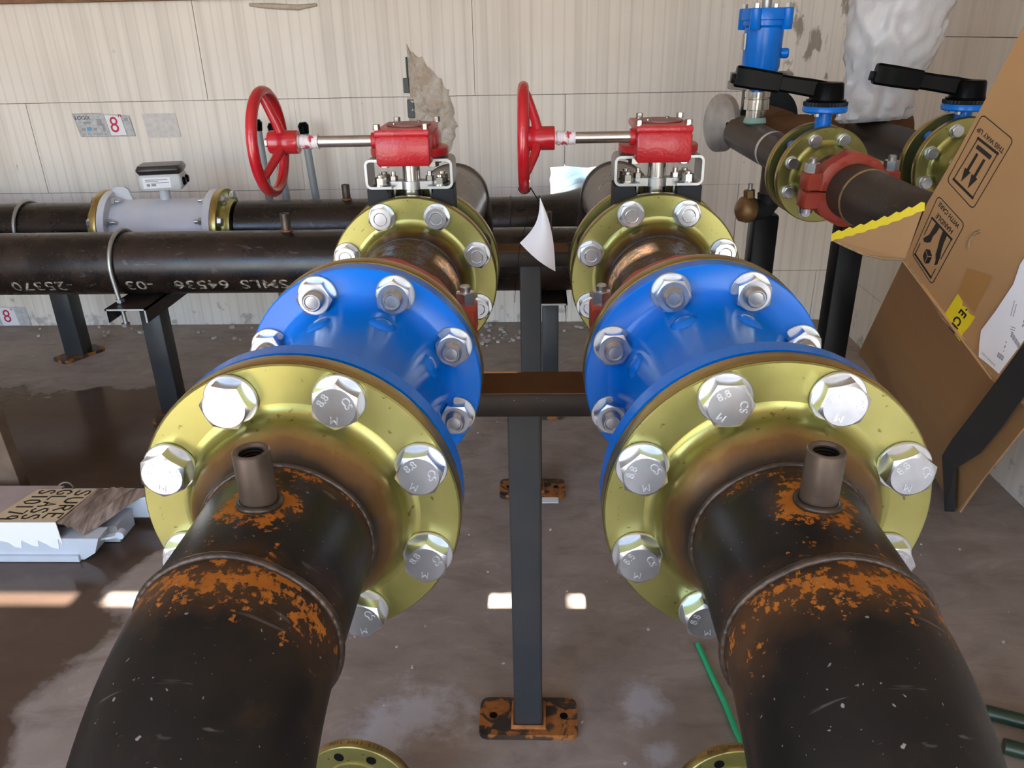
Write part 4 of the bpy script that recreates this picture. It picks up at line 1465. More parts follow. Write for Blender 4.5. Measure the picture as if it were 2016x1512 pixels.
# ------------------------------------------------------------------ opened cardboard carton at the right
F1 = Vector((0.633, 1.3372, 0.9568))
NP = Vector((-0.9511, -0.309, 0))
UXP = Vector((0.309, -0.9511, 0))
cb = thing('cardboard_carton', (1.242, 2.0, 0), 'large torn brown cardboard carton leaning at the right with printed symbols', 'carton')
PM = Matrix.Identity(4)
for i in range(3):
    PM[i][0], PM[i][1], PM[i][2], PM[i][3] = UXP[i] * 0.0009, (0, 0, 1)[i] * 0.0009, NP[i] * 0.001, F1[i]
# local: u, v in millimetres, w = proud of the face in mm
up_pts = [(0, 0), (13, 56), (26, 113), (74, 217), (147, 406), (205, 567), (560, 600), (640, -10), (560, -150), (475, -168), (403, -165), (330, -166), (248, -143), (205, -114), (160, -97), (116, -79), (60, -38)]
MB().prism(up_pts, -6, PM).build('printed_panel', CARD, cb, 0)


def sheet(P, n_off, name, mat, parent):
    """thin corrugated sheet from 3D corner points"""
    P = [Vector(p) for p in P]
    nrm = (P[1] - P[0]).cross(P[2] - P[0]).normalized() * n_off
    k = len(P)
    mb = MB()
    mb.add(P + [p + nrm for p in P], [tuple(range(k)), tuple(range(2 * k - 1, k - 1, -1))] + [(i, k + i, k + (i + 1) % k, (i + 1) % k) for i in range(k)])
    return mb.build(name, mat, parent, 0)


F2 = F1 + UXP * 0.2232 + Vector((0, 0, -0.1287))
LOWN = Vector((-0.867, 0.021, -0.499))
sheet([F1, F2, (0.698, 1.002, 0.830), (1.242, 2.0, 0.003), (1.345, 2.32, 0.003), (1.10, 2.40, 0.29), (1.065, 2.44, 0.335)], 0.005, 'lower_panel', CARD, cb)
sheet([(1.250, 1.996, 0.004), (1.372, 2.012, 0.300), (1.44, 2.05, 0.43), (1.40, 2.36, 0.55), (1.30, 2.30, 0.25)], 0.005, 'rear_panel', CARD, cb)
# torn flap at the left edge, with yellow tape along its upper edge
fl_top = [(0.518, 1.384, 0.991), (0.558, 1.364, 1.0095), (0.5985, 1.341, 1.032), (0.638, 1.3176, 1.058)]
fl_bot = [(0.634, 1.338, 0.959), (0.605, 1.355, 0.9555), (0.572, 1.367, 0.961), (0.5445, 1.377, 0.972), (0.522, 1.383, 0.9825)]
fl = MB()
Pf = [Vector(p) for p in fl_top + fl_bot]
nf = Vector((0.42, 0.85, 0.2)).normalized() * 0.004
k = len(Pf)
fl.add(Pf + [p + nf for p in Pf], [tuple(range(k)), tuple(range(2 * k - 1, k - 1, -1))] + [(i, k + i, k + (i + 1) % k, (i + 1) % k) for i in range(k)])
fo = fl.build('torn_flap', CARD, cb, 0)
tp = MB()
nn = Vector((-0.40, -0.85, 0.1)).normalized()
top = []
bot = []
N_ = 24
for i in range(N_ + 1):
    t = i / N_ * 3
    j = min(2, int(t))
    a = Vector(fl_top[j]).lerp(Vector(fl_top[j + 1]), t - j)
    top.append(a + nn * 0.0018 + Vector((0, 0, 0.003 + 0.0022 * ((i * 7) % 3 - 1))))
    bot.append(a + nn * 0.0018 + Vector((0.002, 0, -0.011 + 0.0012 * ((i * 5) % 3 - 1))))
vs = top + bot + [p - nn * 0.001 for p in top + bot]
fs = []
q = N_ + 1
for i in range(N_):
    fs += [(i, i + 1, q + i + 1, q + i), (2 * q + i, 3 * q + i, 3 * q + i + 1, 2 * q + i + 1)]
tp.add(vs, fs).build('yellow_tape', YEL, fo, 0)
MB().tube([Vector(p) + Vector((0, 0, -0.001)) for p in fl_bot], 0.0022, 6).build('torn_edge', CARDD, fo, 60)


def strip(pts, wd_, closed=False):
    """flat printed line in panel millimetres"""
    mb = MB()
    n = len(pts)
    rng = range(n if closed else n - 1)
    for i in rng:
        a, b = Vector(pts[i]), Vector(pts[(i + 1) % n])
        d = (b - a)
        if d.length < 1e-6:
            continue
        d.normalize()
        o = Vector((-d.y, d.x)) * wd_ / 2
        a2, b2 = a - d * wd_ / 2, b + d * wd_ / 2
        mb.add([(a2.x - o.x, a2.y - o.y, 0.5), (b2.x - o.x, b2.y - o.y, 0.5), (b2.x + o.x, b2.y + o.y, 0.5), (a2.x + o.x, a2.y + o.y, 0.5)], [(0, 1, 2, 3)], PM)
    return mb


def poly2(pts, mb):
    mb.add([(x, y, 0.55) for x, y in pts], [tuple(range(len(pts)))], PM)
    return mb


def quad_map(q):
    """bilinear map (s,t) in 0..1 over corner list TL,TR,BR,BL"""
    tl, tr, br, bl = [Vector(p) for p in q]
    return lambda s, t: tuple((tl * (1 - s) + tr * s) * (1 - t) + (bl * (1 - s) + br * s) * t)


def rounded(q, r=0.06, asp=0.6):
    f = quad_map(q)
    out = []
    for (cx, cy, st) in ((1 - r / asp, r, 270), (1 - r / asp, 1 - r, 0), (r / asp, 1 - r, 90), (r / asp, r, 180)):
        for a in (0, 30, 60, 90):
            th = math.radians(st + a)
            out.append(f(cx + r / asp * math.cos(th), cy + r * math.sin(th)))
    return out


def print_text(body, c, adv, upd, size, mat, name, parent, sx=1.0):
    vs, fs = text_mesh(body, size, bold=0.022)
    a, u = Vector(adv).normalized() * sx, Vector(upd).normalized()
    mb = MB()
    mb.add([(c[0] + a.x * p[0] + u.x * p[1], c[1] + a.y * p[0] + u.y * p[1], 0.55) for p in vs], fs, PM)
    return mb.build(name, mat, parent, 0)


pp = bpy.data.objects['printed_panel']
S1 = [(106, 274), (177, 241), (129, 122), (61, 159)]
S1I = [(108, 236), (153, 217), (123, 140), (75, 164)]
s1 = strip(rounded(S1), 1.6, True)
f = quad_map(S1I)
for a, b, t in ((f(0, 0), f(1, 0), 4.5), (f(0, 1), f(1, 1), 4.5), (f(0, 0), f(0, 1), 2.0), (f(1, 0), f(1, 1), 2.0)):
    q = strip([a, b], t)
    s1.add(q.v, q.f)
poly2([f(0.12, 0.10), f(0.85, 0.10), f(0.85, 0.19), f(0.12, 0.19)], s1)
for s0 in (0.30, 0.66):
    poly2([f(s0 - 0.055, 0.25), f(s0 + 0.055, 0.25), f(s0 + 0.055, 0.66), f(s0 - 0.055, 0.66)], s1)
    poly2([f(s0 - 0.15, 0.64), f(s0 + 0.15, 0.64), f(s0, 0.93)], s1)
s1.build('arrows_symbol', INKB, pp, 0)
print_text('THIS WAY UP', (133.5, 236.5), (-53, 26), (-26, -58), 11.0, INKB, 'printed_text', pp)
S2 = [(49, 131), (119, 94), (76, -27), (15, 15)]
S2I = [(45, 90), (98, 63), (70, -15), (22, 17)]
s2 = strip(rounded(S2), 1.6, True)
f = quad_map(S2I)
for a, b, t in ((f(0, 0), f(1, 0), 4.0), (f(0, 1), f(1, 1), 4.0), (f(0, 0), f(0, 0.45), 2.0), (f(0, 0.7), f(0, 1), 2.0), (f(1, 0), f(1, 0.5), 2.0), (f(1, 0.78), f(1, 1), 2.0)):
    q = strip([a, b], t)
    s2.add(q.v, q.f)
# box held between two hands
poly2([f(0.30, 0.66), f(0.47, 0.58), f(0.66, 0.64), f(0.49, 0.73)], s2)
poly2([f(0.30, 0.68), f(0.48, 0.75), f(0.50, 0.92), f(0.32, 0.84)], s2)
poly2([f(0.51, 0.75), f(0.67, 0.66), f(0.68, 0.82), f(0.53, 0.92)], s2)
poly2([f(0.22, 0.02), f(0.42, 0.02), f(0.40, 0.16), f(0.34, 0.30), f(0.36, 0.44), f(0.26, 0.52), f(0.12, 0.58), f(0.02, 0.54), f(0.10, 0.44), f(0.18, 0.34), f(0.20, 0.20)], s2)
poly2([f(0.58, 0.02), f(0.80, 0.02), f(0.82, 0.20), f(0.86, 0.34), f(0.94, 0.48), f(0.98, 0.66), f(0.90, 0.74), f(0.84, 0.62), f(0.74, 0.54), f(0.70, 0.40), f(0.62, 0.22)], s2)
s2.build('hands_symbol', INKB, pp, 0)
print_text('HANDLE', (75.5, 86.5), (-39, 20), (-20, -44), 12.5, INKB, 'printed_text', pp)
print_text('WITH CARE', (81, 103), (-50, 29), (-26, -46), 11.5, INKB, 'printed_text', pp)
# packing tape, cut hand hole
poly2([(145, 23), (198, 23), (180, -47), (137, -26)], MB()).build('packing_tape', TAPEB, pp, 0)
MB().tube([PM @ Vector((u, v, 1.2)) for u, v in ((139, 55), (138, 66), (140, 77), (146, 85), (155, 90))], 0.0022, 6).build('cut_slot', CARDD, pp, 60)
MB().tube([PM @ Vector((u, v, 0.6)) for u, v in ((0, 0), (60, -38), (116, -79), (160, -97), (205, -114), (248, -143))], 0.0018, 6).build('torn_edge', CARDD, pp, 60)
# yellow label with cut-off letters
YP = [(137, -26), (150, -36), (152, -44), (160, -43), (170, -52), (183, -54), (177, -72), (165, -93), (164, -106), (116, -76)]
MB().prism(YP, 0.5, PM @ Matrix.Translation((0, 0, 0.4))).build('yellow_label', YEL, pp, 0)
yl = bpy.data.objects['yellow_label']
for (ch, c) in (('E', (154.5, -56)), ('C', (147, -72)), ('H', (142, -87.5))):
    vs, fs = text_mesh(ch, 23, bold=0.03)
    a, u = Vector((-7.5, -16)).normalized(), Vector((16, -7)).normalized() * -1
    a, u = Vector((-0.42, -0.90)), Vector((0.90, -0.42))
    mb = MB()
    mb.add([(c[0] + a.x * p[0] * 0.95 + u.x * p[1] + 2, c[1] + a.y * p[0] * 0.95 + u.y * p[1], 1.3) for p in vs], fs, PM)
    mb.build('bold_letter', INKB, yl, 0)
MB().box((0, 0, 0), (4, 3, 0.1), PM @ Matrix.Translation((163, -47.5, 1.3))).build('bold_letter', INKB, yl, 0)

# white shipping sheet hanging on the carton
sp = thing('shipping_sheet', PM @ Vector((250, -60, 4)), 'white printed paper sheet on the cardboard at the right frame edge', 'paper')
PP = [(262, 100), (245, 56), (242, 22), (222, -30), (203, -72), (206, -95), (211, -118), (224, -121), (236, -124), (257, -131), (285, -62), (330, 30), (345, 110)]
MB().prism(PP, 0.6, PM @ Matrix.Translation((0, 0, 2))).build('sheet', PAPER, sp, 0)
sh = [o for o in sp.children][0]
k_ = MB()
for (u, v, a, b) in ((262, -46, 9, 1.2), (262, -50, 9, 1.2), (262, -54, 5, 1.2), (252, -16, 1.0, 26), (257, -18, 1.0, 22), (278, -30, 2.4, 4), (278, -37, 2.4, 5), (256, -82, 1.6, 5), (256, -74, 1.6, 3), (256, -90, 1.6, 2)):
    k_.box((u, v, 2.9), (a, b, 0.2), PM @ Matrix.Rotation(0, 4, 'Z'))
for i in range(11):
    k_.box((262 + 1.9 * i, -58 - 3.4 * i * 0 - i * 1.4, 2.9), (0.9 if i % 3 else 1.4, 9, 0.2), PM)
for i in range(6):
    k_.box((247 + 2.2 * i, -100 - i * 0.5, 2.9), (1.0 if i % 2 else 1.5, 9, 0.2), PM)
k_.build('printed_lines', INKG, sh, 0)
mb = MB()
vs, fs = text_mesh('SHIPPING MARK', 5.4)
a, u = Vector((-0.93, 0.36)), Vector((-0.36, -0.93))
mb.add([(231 + a.x * p[0] * 0.9 + u.x * p[1], -114 + a.y * p[0] * 0.9 + u.y * p[1], 2.9) for p in vs], fs, PM)
mb.build('faint_lettering', INKG, sh, 0)

# charcoal strap draped over the lower panel
st = thing('flat_strap', (1.20, 1.95, 0), 'charcoal grey flat strap hanging down over the cardboard to the floor', 'strap')
L1 = [(0.584, 0.886, 0.986), (0.705, 1.127, 0.805), (0.907, 1.536, 0.500), (1.001, 1.719, 0.359), (1.210, 2.0, 0.010)]
L2 = [(0.649, 0.956, 0.884), (0.750, 1.140, 0.740), (0.854, 1.344, 0.575), (0.991, 1.636, 0.370), (1.194, 1.93, 0.055)]
vs = [Vector(p) for p in L1 + L2]
of = Vector((-0.8, -0.2, -0.5)) * 0.004
vs = [p + Vector((-0.854, 0.037, -0.519)) * 0.004 for p in vs]
n = 5
fs = []
for i in range(n - 1):
    fs.append((i, i + 1, n + i + 1, n + i))
vs2 = vs + [p + of for p in vs]
fs2 = fs + [tuple(v + 2 * n for v in reversed(q)) for q in fs]
edge = list(range(n)) + list(range(2 * n - 1, n - 1, -1))
for i in range(len(edge)):
    a, b = edge[i], edge[(i + 1) % len(edge)]
    fs2.append((a, a + 2 * n, b + 2 * n, b))
MB().add(vs2, fs2).build('strap', STRAPM, st, 0)

# ------------------------------------------------------------------ white plastic bag over the second air valve
bgm = MB()
nz, na = 46, 72
rows_ = []
cx0, cy0 = 0.925, 2.28
prof = [(1.086, 0.082, -0.004), (1.092, 0.096, -0.004), (1.115, 0.094, -0.002), (1.16, 0.092, 0.0), (1.22, 0.100, 0.006), (1.28, 0.115, 0.012), (1.33, 0.118, 0.016), (1.39, 0.126, 0.022), (1.45, 0.134, 0.03), (1.50, 0.12, 0.034), (1.53, 0.06, 0.034)]


def lerp_prof(z):
    for (z0, a0, c0), (z1, a1, c1) in zip(prof[:-1], prof[1:]):
        if z <= z1:
            t = (z - z0) / (z1 - z0)
            t = max(0, t)
            return a0 + (a1 - a0) * t, c0 + (c1 - c0) * t
    return prof[-1][1:]


vs = []
for i in range(nz):
    z = 1.086 + (1.53 - 1.086) * i / (nz - 1)
    r_, c_ = lerp_prof(z)
    for k in range(na):
        a = 2 * PI * k / na
        p = Vector((math.cos(a) * 3.0, math.sin(a) * 3.0, z * 16))
        q = Vector((math.cos(a) * 1.4 + z * 3, math.sin(a) * 1.4 - z * 2, z * 9))
        fold = abs(mn.noise(p)) * 0.020 + abs(mn.noise(q * 1.7)) * 0.020
        rr = r_ * (1.05) - fold + 0.006
        zz = z + (0.008 * math.sin(a + 2.4) if i < 4 else 0)
        vs.append(Vector((cx0 + c_ + rr * math.cos(a), cy0 + rr * 0.72 * math.sin(a), zz)))
fs = []
for i in range(nz - 1):
    for k in range(na):
        j = (k + 1) % na
        fs.append((i * na + k, i * na + j, (i + 1) * na + j, (i + 1) * na + k))
fs.append(tuple((nz - 1) * na + k for k in range(na)))
bag = bgm.add(vs, fs).build('plastic_bag', BAG, None, 50)
bag.location = (0, 0, 0)
tag(bag, 'crumpled white plastic bag pulled over a fitting in the corner', 'bag')

# ------------------------------------------------------------------ stickers, scars and hangings on the wall
def wallm(x, z, off=0.002):
    """local x right, y up on the back wall"""
    return Matrix(((1, 0, 0, x), (0, 0, -1, YW - off), (0, 1, 0, z), (0, 0, 0, 1)))


ws = thing('printed_sticker', (-1.977, YW, 0.972), 'grey printed sticker with a red figure 8 on the back wall', 'sticker')
m = wallm(-1.977, 0.972)
MB().prism([(-0.137, 0.050), (-0.06, 0.052), (0.03, 0.046), (0.122, 0.040), (0.134, -0.050), (-0.118, -0.050)], 0.001, m).build('sticker', LABELM, ws, 0)
sk = ws.children[0]
mm = wallm(-1.977, 0.972, 0.0045)


def flat_text(body, x, y, size, mat, name, parent, m, sx=1.0):
    vs, fs = text_mesh(body, size)
    return MB().add([(x + p[0] * sx, y + p[1], 0) for p in vs], fs, m).build(name, mat, parent, 0)


flat_text('LOGIX', -0.094, 0.031, 0.024, INKB, 'logo_lettering', sk, mm)
MB().prism([(0.008, 0.044), (0.084, 0.036), (0.095, -0.046), (0.022, -0.046)], 0.0008, wallm(-1.977, 0.972, 0.0032)).build('pale_field', PAPER, sk, 0)
flat_text('8', 0.047, -0.003, 0.098, INKR, 'red_figure', sk, mm, 0.9)
flat_text('"', 0.079, 0.024, 0.05, INKR, 'inch_mark', sk, mm)
q = MB()
for (a, b) in (((-0.137, 0.050), (-0.118, -0.050)), ((0.008, 0.046), (0.022, -0.05)), ((0.084, 0.040), (0.097, -0.05)), ((0.122, 0.040), (0.134, -0.05)), ((-0.118, -0.050), (0.134, -0.050)), ((-0.137, 0.050), (0.0, 0.051))):
    d = Vector(b) - Vector(a)
    o_ = Vector((-d.y, d.x)).normalized() * 0.0009
    q.add([(a[0] - o_.x, a[1] - o_.y, 0), (b[0] - o_.x, b[1] - o_.y, 0), (b[0] + o_.x, b[1] + o_.y, 0), (a[0] + o_.x, a[1] + o_.y, 0)], [(0, 1, 2, 3)], mm)
for i in range(9):
    q.box((-0.108 + i * 0.013, -0.041, 0), (0.0025, 0.006, 0.0002), mm)
for (x, y, sx, sy) in ((-0.075, 0.012, 0.06, 0.010), (-0.03, 0.0, 0.03, 0.05), (-0.092, -0.018, 0.016, 0.012), (-0.045, -0.02, 0.016, 0.014)):
    pass
q.build('border_lines', INKG, sk, 0)
MB().box((-0.073, -0.016, 0), (0.022, 0.016, 0.0004), mm).build('blue_patch', INKBL, sk, 0)
q = MB()
for (x, y, sx, sy) in ((-0.078, 0.010, 0.034, 0.010), (-0.098, -0.018, 0.015, 0.012), (-0.046, -0.018, 0.015, 0.012), (-0.02, 0.012, 0.022, 0.03), (-0.005, -0.012, 0.012, 0.034), (0.106, 0.022, 0.016, 0.014)):
    q.box((x, y, 0), (sx, sy, 0.0003), mm)
q.build('grey_print', simple('pale_print', (0.34, 0.33, 0.34), 0.7), sk, 0)
gs = MB().prism([(-0.075, 0.050), (0.08, 0.050), (0.088, -0.055), (-0.065, -0.055)], 0.0008, wallm(-1.72, 0.968)).build('faded_sticker', GHOST)
tag(gs, 'faded blank label scar on the back wall, right of the sticker with the red 8', 'sticker')
ws2 = thing('printed_sticker', (-2.66, YW, 0.055), 'white sticker with a red 8 low on the wall at far left', 'sticker')
MB().prism([(-0.14, 0.05), (0.072, 0.045), (0.082, -0.052), (-0.13, -0.052)], 0.001, wallm(-2.665, 0.056)).build('sticker', LABELM, ws2, 0)
sk2 = ws2.children[0]
mm2 = wallm(-2.665, 0.056, 0.0045)
MB().prism([(-0.075, 0.047), (0.012, 0.045), (0.022, -0.050), (-0.065, -0.050)], 0.0008, wallm(-2.665, 0.056, 0.0032)).build('pale_field', PAPER, sk2, 0)
flat_text('8', -0.032, -0.004, 0.095, INKR, 'red_figure', sk2, mm2, 0.9)
flat_text('"', 0.0, 0.022, 0.045, INKR, 'inch_mark', sk2, mm2)

# torn patch of foam with two dark web pieces
sc = thing('torn_foam_patch', (-0.44, YW, 1.05), 'rough tan torn patch in the foam wall above the left red gearbox', 'wall damage')
out = [(-0.565, 1.285), (-0.545, 1.25), (-0.50, 1.22), (-0.455, 1.165), (-0.415, 1.13), (-0.385, 1.06), (-0.365, 0.98), (-0.372, 0.90), (-0.40, 0.83), (-0.47, 0.80), (-0.57, 0.82), (-0.585, 0.93), (-0.570, 1.02), (-0.575, 1.12), (-0.568, 1.22)]
ctr = Vector((-0.48, 1.0))
vs, fs = [], []
NR = 22
OUT = []
for i in range(len(out)):
    a, b = Vector(out[i]), Vector(out[(i + 1) % len(out)])
    for t in (0, 0.2, 0.4, 0.6, 0.8):
        p_ = a.lerp(b, t)
        d_ = 0.020 * mn.noise(Vector((p_.x * 30, p_.y * 30, 7))) + 0.010 * mn.noise(Vector((p_.x * 90, p_.y * 90, 2)))
        OUT.append(p_ + (p_ - ctr).normalized() * d_)
ko = len(OUT)
for rI in range(NR):
    s_ = 1 - rI / (NR - 1) * 0.97
    for p in OUT:
        q = ctr + (p - ctr) * s_
        h = 0.0 if rI == 0 else 0.002 + 0.022 * abs(mn.noise(Vector((q.x * 22, q.y * 30, 3.0)))) + 0.006 * abs(mn.noise(Vector((q.x * 60, q.y * 70, 1.0))))
        h *= min(1, rI / 3)
        vs.append(Vector((q.x, YW - 0.0012 - h, q.y)))
for rI in range(NR - 1):
    for k in range(ko):
        j = (k + 1) % ko
        fs.append((rI * ko + k, rI * ko + j, (rI + 1) * ko + j, (rI + 1) * ko + k))
MB().add(vs, fs).build('torn_face', GLUE, sc, 60)
for (x, z, sx, sz) in ((-0.578, 1.118, 0.026, 0.062), (-0.563, 1.02, 0.032, 0.078), (-0.570, 1.19, 0.007, 0.09)):
    MB().box((x, YW - 0.008, z), (sx, 0.012, sz), None, 0.003).build('dark_web', WEB, sc, 0)
# smear of sealant along the top
sm = MB().tube([(-1.23, YW - 0.004, 1.452), (-1.15, YW - 0.010, 1.446), (-1.02, YW - 0.010, 1.438), (-0.94, YW - 0.006, 1.447)], [0.006, 0.011, 0.011, 0.006], 10).build('sealant_smear', simple('beige_sealant', (0.50, 0.42, 0.33), 0.8, 0, 0.2, 30), None, 60)
tag(sm, 'beige smear of sealant along the top edge of the back wall', 'sealant')

# paper tag hanging from the right handwheel
tg = thing('hanging_tag', (0.0, 1.30, 1.09), 'curled white card tag hanging from the right red handwheel by wire', 'tag')
Xw, Yw_, Zw = XR - 0.221, YVC - 0.048, ZP + 0.152 + 0.049 + 0.032
zb_ = Zw - 0.0775
Xt = 0.004
A_ = Vector((Xt, 1.272, 1.085))
B_ = Vector((-0.029, 1.262, 1.013))
C_ = Vector((0.029, 1.250, 0.968))
vs, fs = [], []
n = 14
for i in range(n + 1):
    t = i / n
    l = A_.lerp(B_, t) + Vector((0.010 * math.sin(PI * t) * 1.0, 0.0, -0.004 * math.sin(PI * t)))
    r_ = A_.lerp(C_, t) + Vector((0.006 * math.sin(PI * t), 0, 0.006 * math.sin(PI * t)))
    for k in range(7):
        s_ = k / 6
        p = l.lerp(r_, s_) + Vector((0, -0.018 * math.sin(PI * s_) * t, 0))
        vs.append(p)
for i in range(n):
    for k in range(6):
        fs.append((i * 7 + k, i * 7 + k + 1, (i + 1) * 7 + k + 1, (i + 1) * 7 + k))
nv = len(vs)
vs2 = vs + [p + Vector((0, 0.0008, 0)) for p in vs]
MB().add(vs2, fs + [tuple(nv + q for q in reversed(f_)) for f_ in fs]).build('card', PAPER, tg, 60)
wp = [Vector((Xw + 0.010 * math.cos(t), Yw_, zb_ + 0.010 * math.sin(t))) for t in [PI * (1.0 + i / 8) for i in range(9)]]
MB().tube(wp + [Vector((Xt, 1.275, zb_ - 0.02)), A_], 0.0009, 6).build('wire', RUBBER, tg, 60)
MB().tube([A_ + Vector((0, 0, 0.002)), Vector((-0.015, 1.285, 1.055)), Vector((-0.03, 1.285, 1.0)), Vector((-0.038, 1.282, 0.93)), Vector((-0.040, 1.28, 0.905))], 0.0006, 6).build('loose_wire', RUBBER, tg, 60)

# ------------------------------------------------------------------ things on the floor
# bundle of white frame sections under a hand lettered card
fb = thing('frame_bundle', (-1.45, 1.84, 0), 'bundle of white metal frame sections on the floor at the left', 'frame bundle')
c1 = MB()
c1.prism([(-2.30, 0.0), (-1.27, 0.0), (-1.235, 0.022), (-1.215, 0.070), (-2.30, 0.070)], 0.055, Matrix(((1, 0, 0, 0), (0, 0, -1, 1.815), (0, 1, 0, 0.004), (0, 0, 0, 1))))
c1.build('frame_section', ALU, fb, 0)
c1 = MB()
c1.box((-1.79, 1.757, 0.012), (1.02, 0.012, 0.020))
c1.build('frame_lip', ALU, fb, 0)
c1 = MB().tube([(-1.235, 1.79, 0.055), (-1.20, 1.79, 0.060), (-1.165, 1.792, 0.068)], 0, 4, flat=(0.018, 0.006), up=(0, 0, 1))
c1.cyl((-1.168, 1.782, 0.068), (-1.168, 1.802, 0.068), 0.012, 16)
c1.build('end_tongue', ALU, fb, 30)
c1 = MB().box((-1.70, 1.965, 0.058), (1.16, 0.055, 0.070), None, 0.003)
c1.build('frame_section', ALU, fb, 0)
c1 = MB().box((-1.11, 1.955, 0.060), (0.07, 0.018, 0.03), None, 0.002)
c1.build('end_tongue', ALU, fb, 0)
c1 = MB().box((-1.66, 1.89, 0.030), (0.90, 0.09, 0.055))
c1.build('filler_section', ALU, fb, 0)
MB().box((-1.72, 1.865, 0.118), (0.62, 0.19, 0.006)).build('top_board', simple('pinkish_card', (0.42, 0.35, 0.33), 0.6, 0, 0.1, 12), fb, 0)
# cream card lettered by hand, folded down the front with a ragged end
kd = thing('lettered_card', (-1.40, 1.85, 0.13), 'cream card with hand lettered SURE GLASS, folded over the white frame bundle', 'card')
topP = [(-1.515, 1.762), (-1.322, 1.762), (-1.296, 1.930), (-1.470, 1.930)]
MB().prism(topP, 0.002, Matrix.Translation((0, 0, 0.126))).build('top_face', CARDT, kd, 0)
fr_ = [(-1.76, 0.128), (-1.320, 0.128), (-1.318, 0.052), (-1.327, 0.075), (-1.332, 0.040), (-1.352, 0.046), (-1.362, 0.055), (-1.385, 0.070), (-1.388, 0.048), (-1.405, 0.052), (-1.432, 0.070), (-1.437, 0.044), (-1.455, 0.046), (-1.470, 0.062), (-1.51, 0.072), (-1.55, 0.060), (-1.60, 0.070), (-1.66, 0.060), (-1.76, 0.070)]
MB().prism(fr_, 0.0025, Matrix(((1, 0, 0, 0), (0, 0, -1, 1.7605), (0, 1, 0, 0), (0, 0, 0, 1)))).build('front_face', CARDW, kd, 0)
LET = {'S': [[(.9, .85), (.6, 1), (.2, .9), (.15, .65), (.5, .5), (.85, .35), (.8, .1), (.4, 0), (.1, .12)]],
       'U': [[(.1, 1), (.1, .3), (.3, 0), (.7, 0), (.9, .3), (.9, 1)]],
       'R': [[(.12, 0), (.12, 1)], [(.12, 1), (.65, .98), (.85, .78), (.65, .55), (.12, .5)], [(.4, .5), (.9, 0)]],
       'E': [[(.85, 1), (.15, 1), (.15, 0), (.85, 0)], [(.15, .5), (.7, .5)]],
       'G': [[(.9, .85), (.5, 1), (.12, .7), (.12, .25), (.5, 0), (.88, .15), (.88, .45), (.55, .45)]],
       'L': [[(.15, 1), (.15, 0), (.85, 0)]],
       'A': [[(.05, 0), (.5, 1), (.95, 0)], [(.22, .38), (.78, .38)]],
       '1': [[(.5, 1), (.5, 0)]],
       '0': [[(.5, 1), (.12, .75), (.12, .25), (.5, 0), (.88, .25), (.88, .75), (.5, 1)]],
       '7': [[(.1, 1), (.9, 1), (.45, 0)]],
       '9': [[(.85, .7), (.6, .45), (.2, .55), (.2, .9), (.55, 1), (.85, .8), (.8, 0)]]}
q = MB()
# lines run away from the far edge towards the camera; letter tops look right
def cardpt(s, t):
    """s 0..1 from left to right, t 0..1 from far edge to near edge"""
    a = Vector((-1.470, 1.930)).lerp(Vector((-1.296, 1.930)), s)
    b = Vector((-1.515, 1.762)).lerp(Vector((-1.322, 1.762)), s)
    p = a.lerp(b, t)
    return Vector((p.x, p.y, 0.1285))


for word, s0, s1 in (('SURE', 0.74, 0.97), ('GLASS', 0.42, 0.66), ('S10179', 0.10, 0.36)):
    n = len(word)
    for i, ch in enumerate(word):
        t0, t1 = 0.03 + 0.94 * i / n, 0.03 + 0.94 * (i + 0.82) / n
        for stroke in LET[ch]:
            pts = [cardpt(s0 + (s1 - s0) * y, t0 + (t1 - t0) * x) for x, y in stroke]
            q.tube(pts, 0, 4, flat=(0.0062, 0.0006), up=(0, 0, 1))
q.build('hand_lettering', INKB, kd, 0)
# crumpled brownish film at the end of the bundle
vs, fs = [], []
na_, nb_ = 18, 22
for i in range(na_):
    for k in range(nb_):
        s_, t_ = i / (na_ - 1), k / (nb_ - 1)
        p0 = Vector((-1.300, 1.935, 0.127)).lerp(Vector((-1.325, 1.765, 0.122)), s_)
        p1_ = Vector((-1.155, 1.965, 0.100)).lerp(Vector((-1.262, 1.775, 0.078)), s_)
        p = p0.lerp(p1_, t_)
        p.z += 0.012 * mn.noise(Vector((t_ * 7, s_ * 1.5, 0.3))) * min(1, t_ * 3) + 0.006 * math.sin(PI * t_)
        vs.append(p)
for i in range(na_ - 1):
    for k in range(nb_ - 1):
        fs.append((i * nb_ + k, (i + 1) * nb_ + k, (i + 1) * nb_ + k + 1, i * nb_ + k + 1))
nv = len(vs)
fm_ = MB().add(vs + [p - Vector((0, 0, 0.001)) for p in vs], fs + [tuple(nv + a for a in reversed(f_)) for f_ in fs]).build('plastic_film', PLAS, None, 60)
tag(fm_, 'crumpled brown plastic film wrapped on the end of the white frame bundle', 'plastic film')
hp = MB().torus((-1.41, 1.962, 0.108), (0.25, -0.9, 0.2), 0.021, 0.0025, 30, 8).build('plastic_ring', simple('dull_clear_ring', (0.22, 0.19, 0.16), 0.3), None, 60)
tag(hp, 'small dull plastic ring standing behind the cream lettered card', 'ring')
# upright stud at the left edge
sd = MB().box((0, 0, 0.20), (0.14, 0.04, 0.40), Matrix.Translation((-1.640, 2.02, 0.0)) @ Matrix.Rotation(-0.05, 4, 'Y'), 0.002).build('timber_offcut', LUMBER, None, 0)
tag(sd, 'upright brown timber offcut at the left frame edge behind the frame bundle', 'timber')

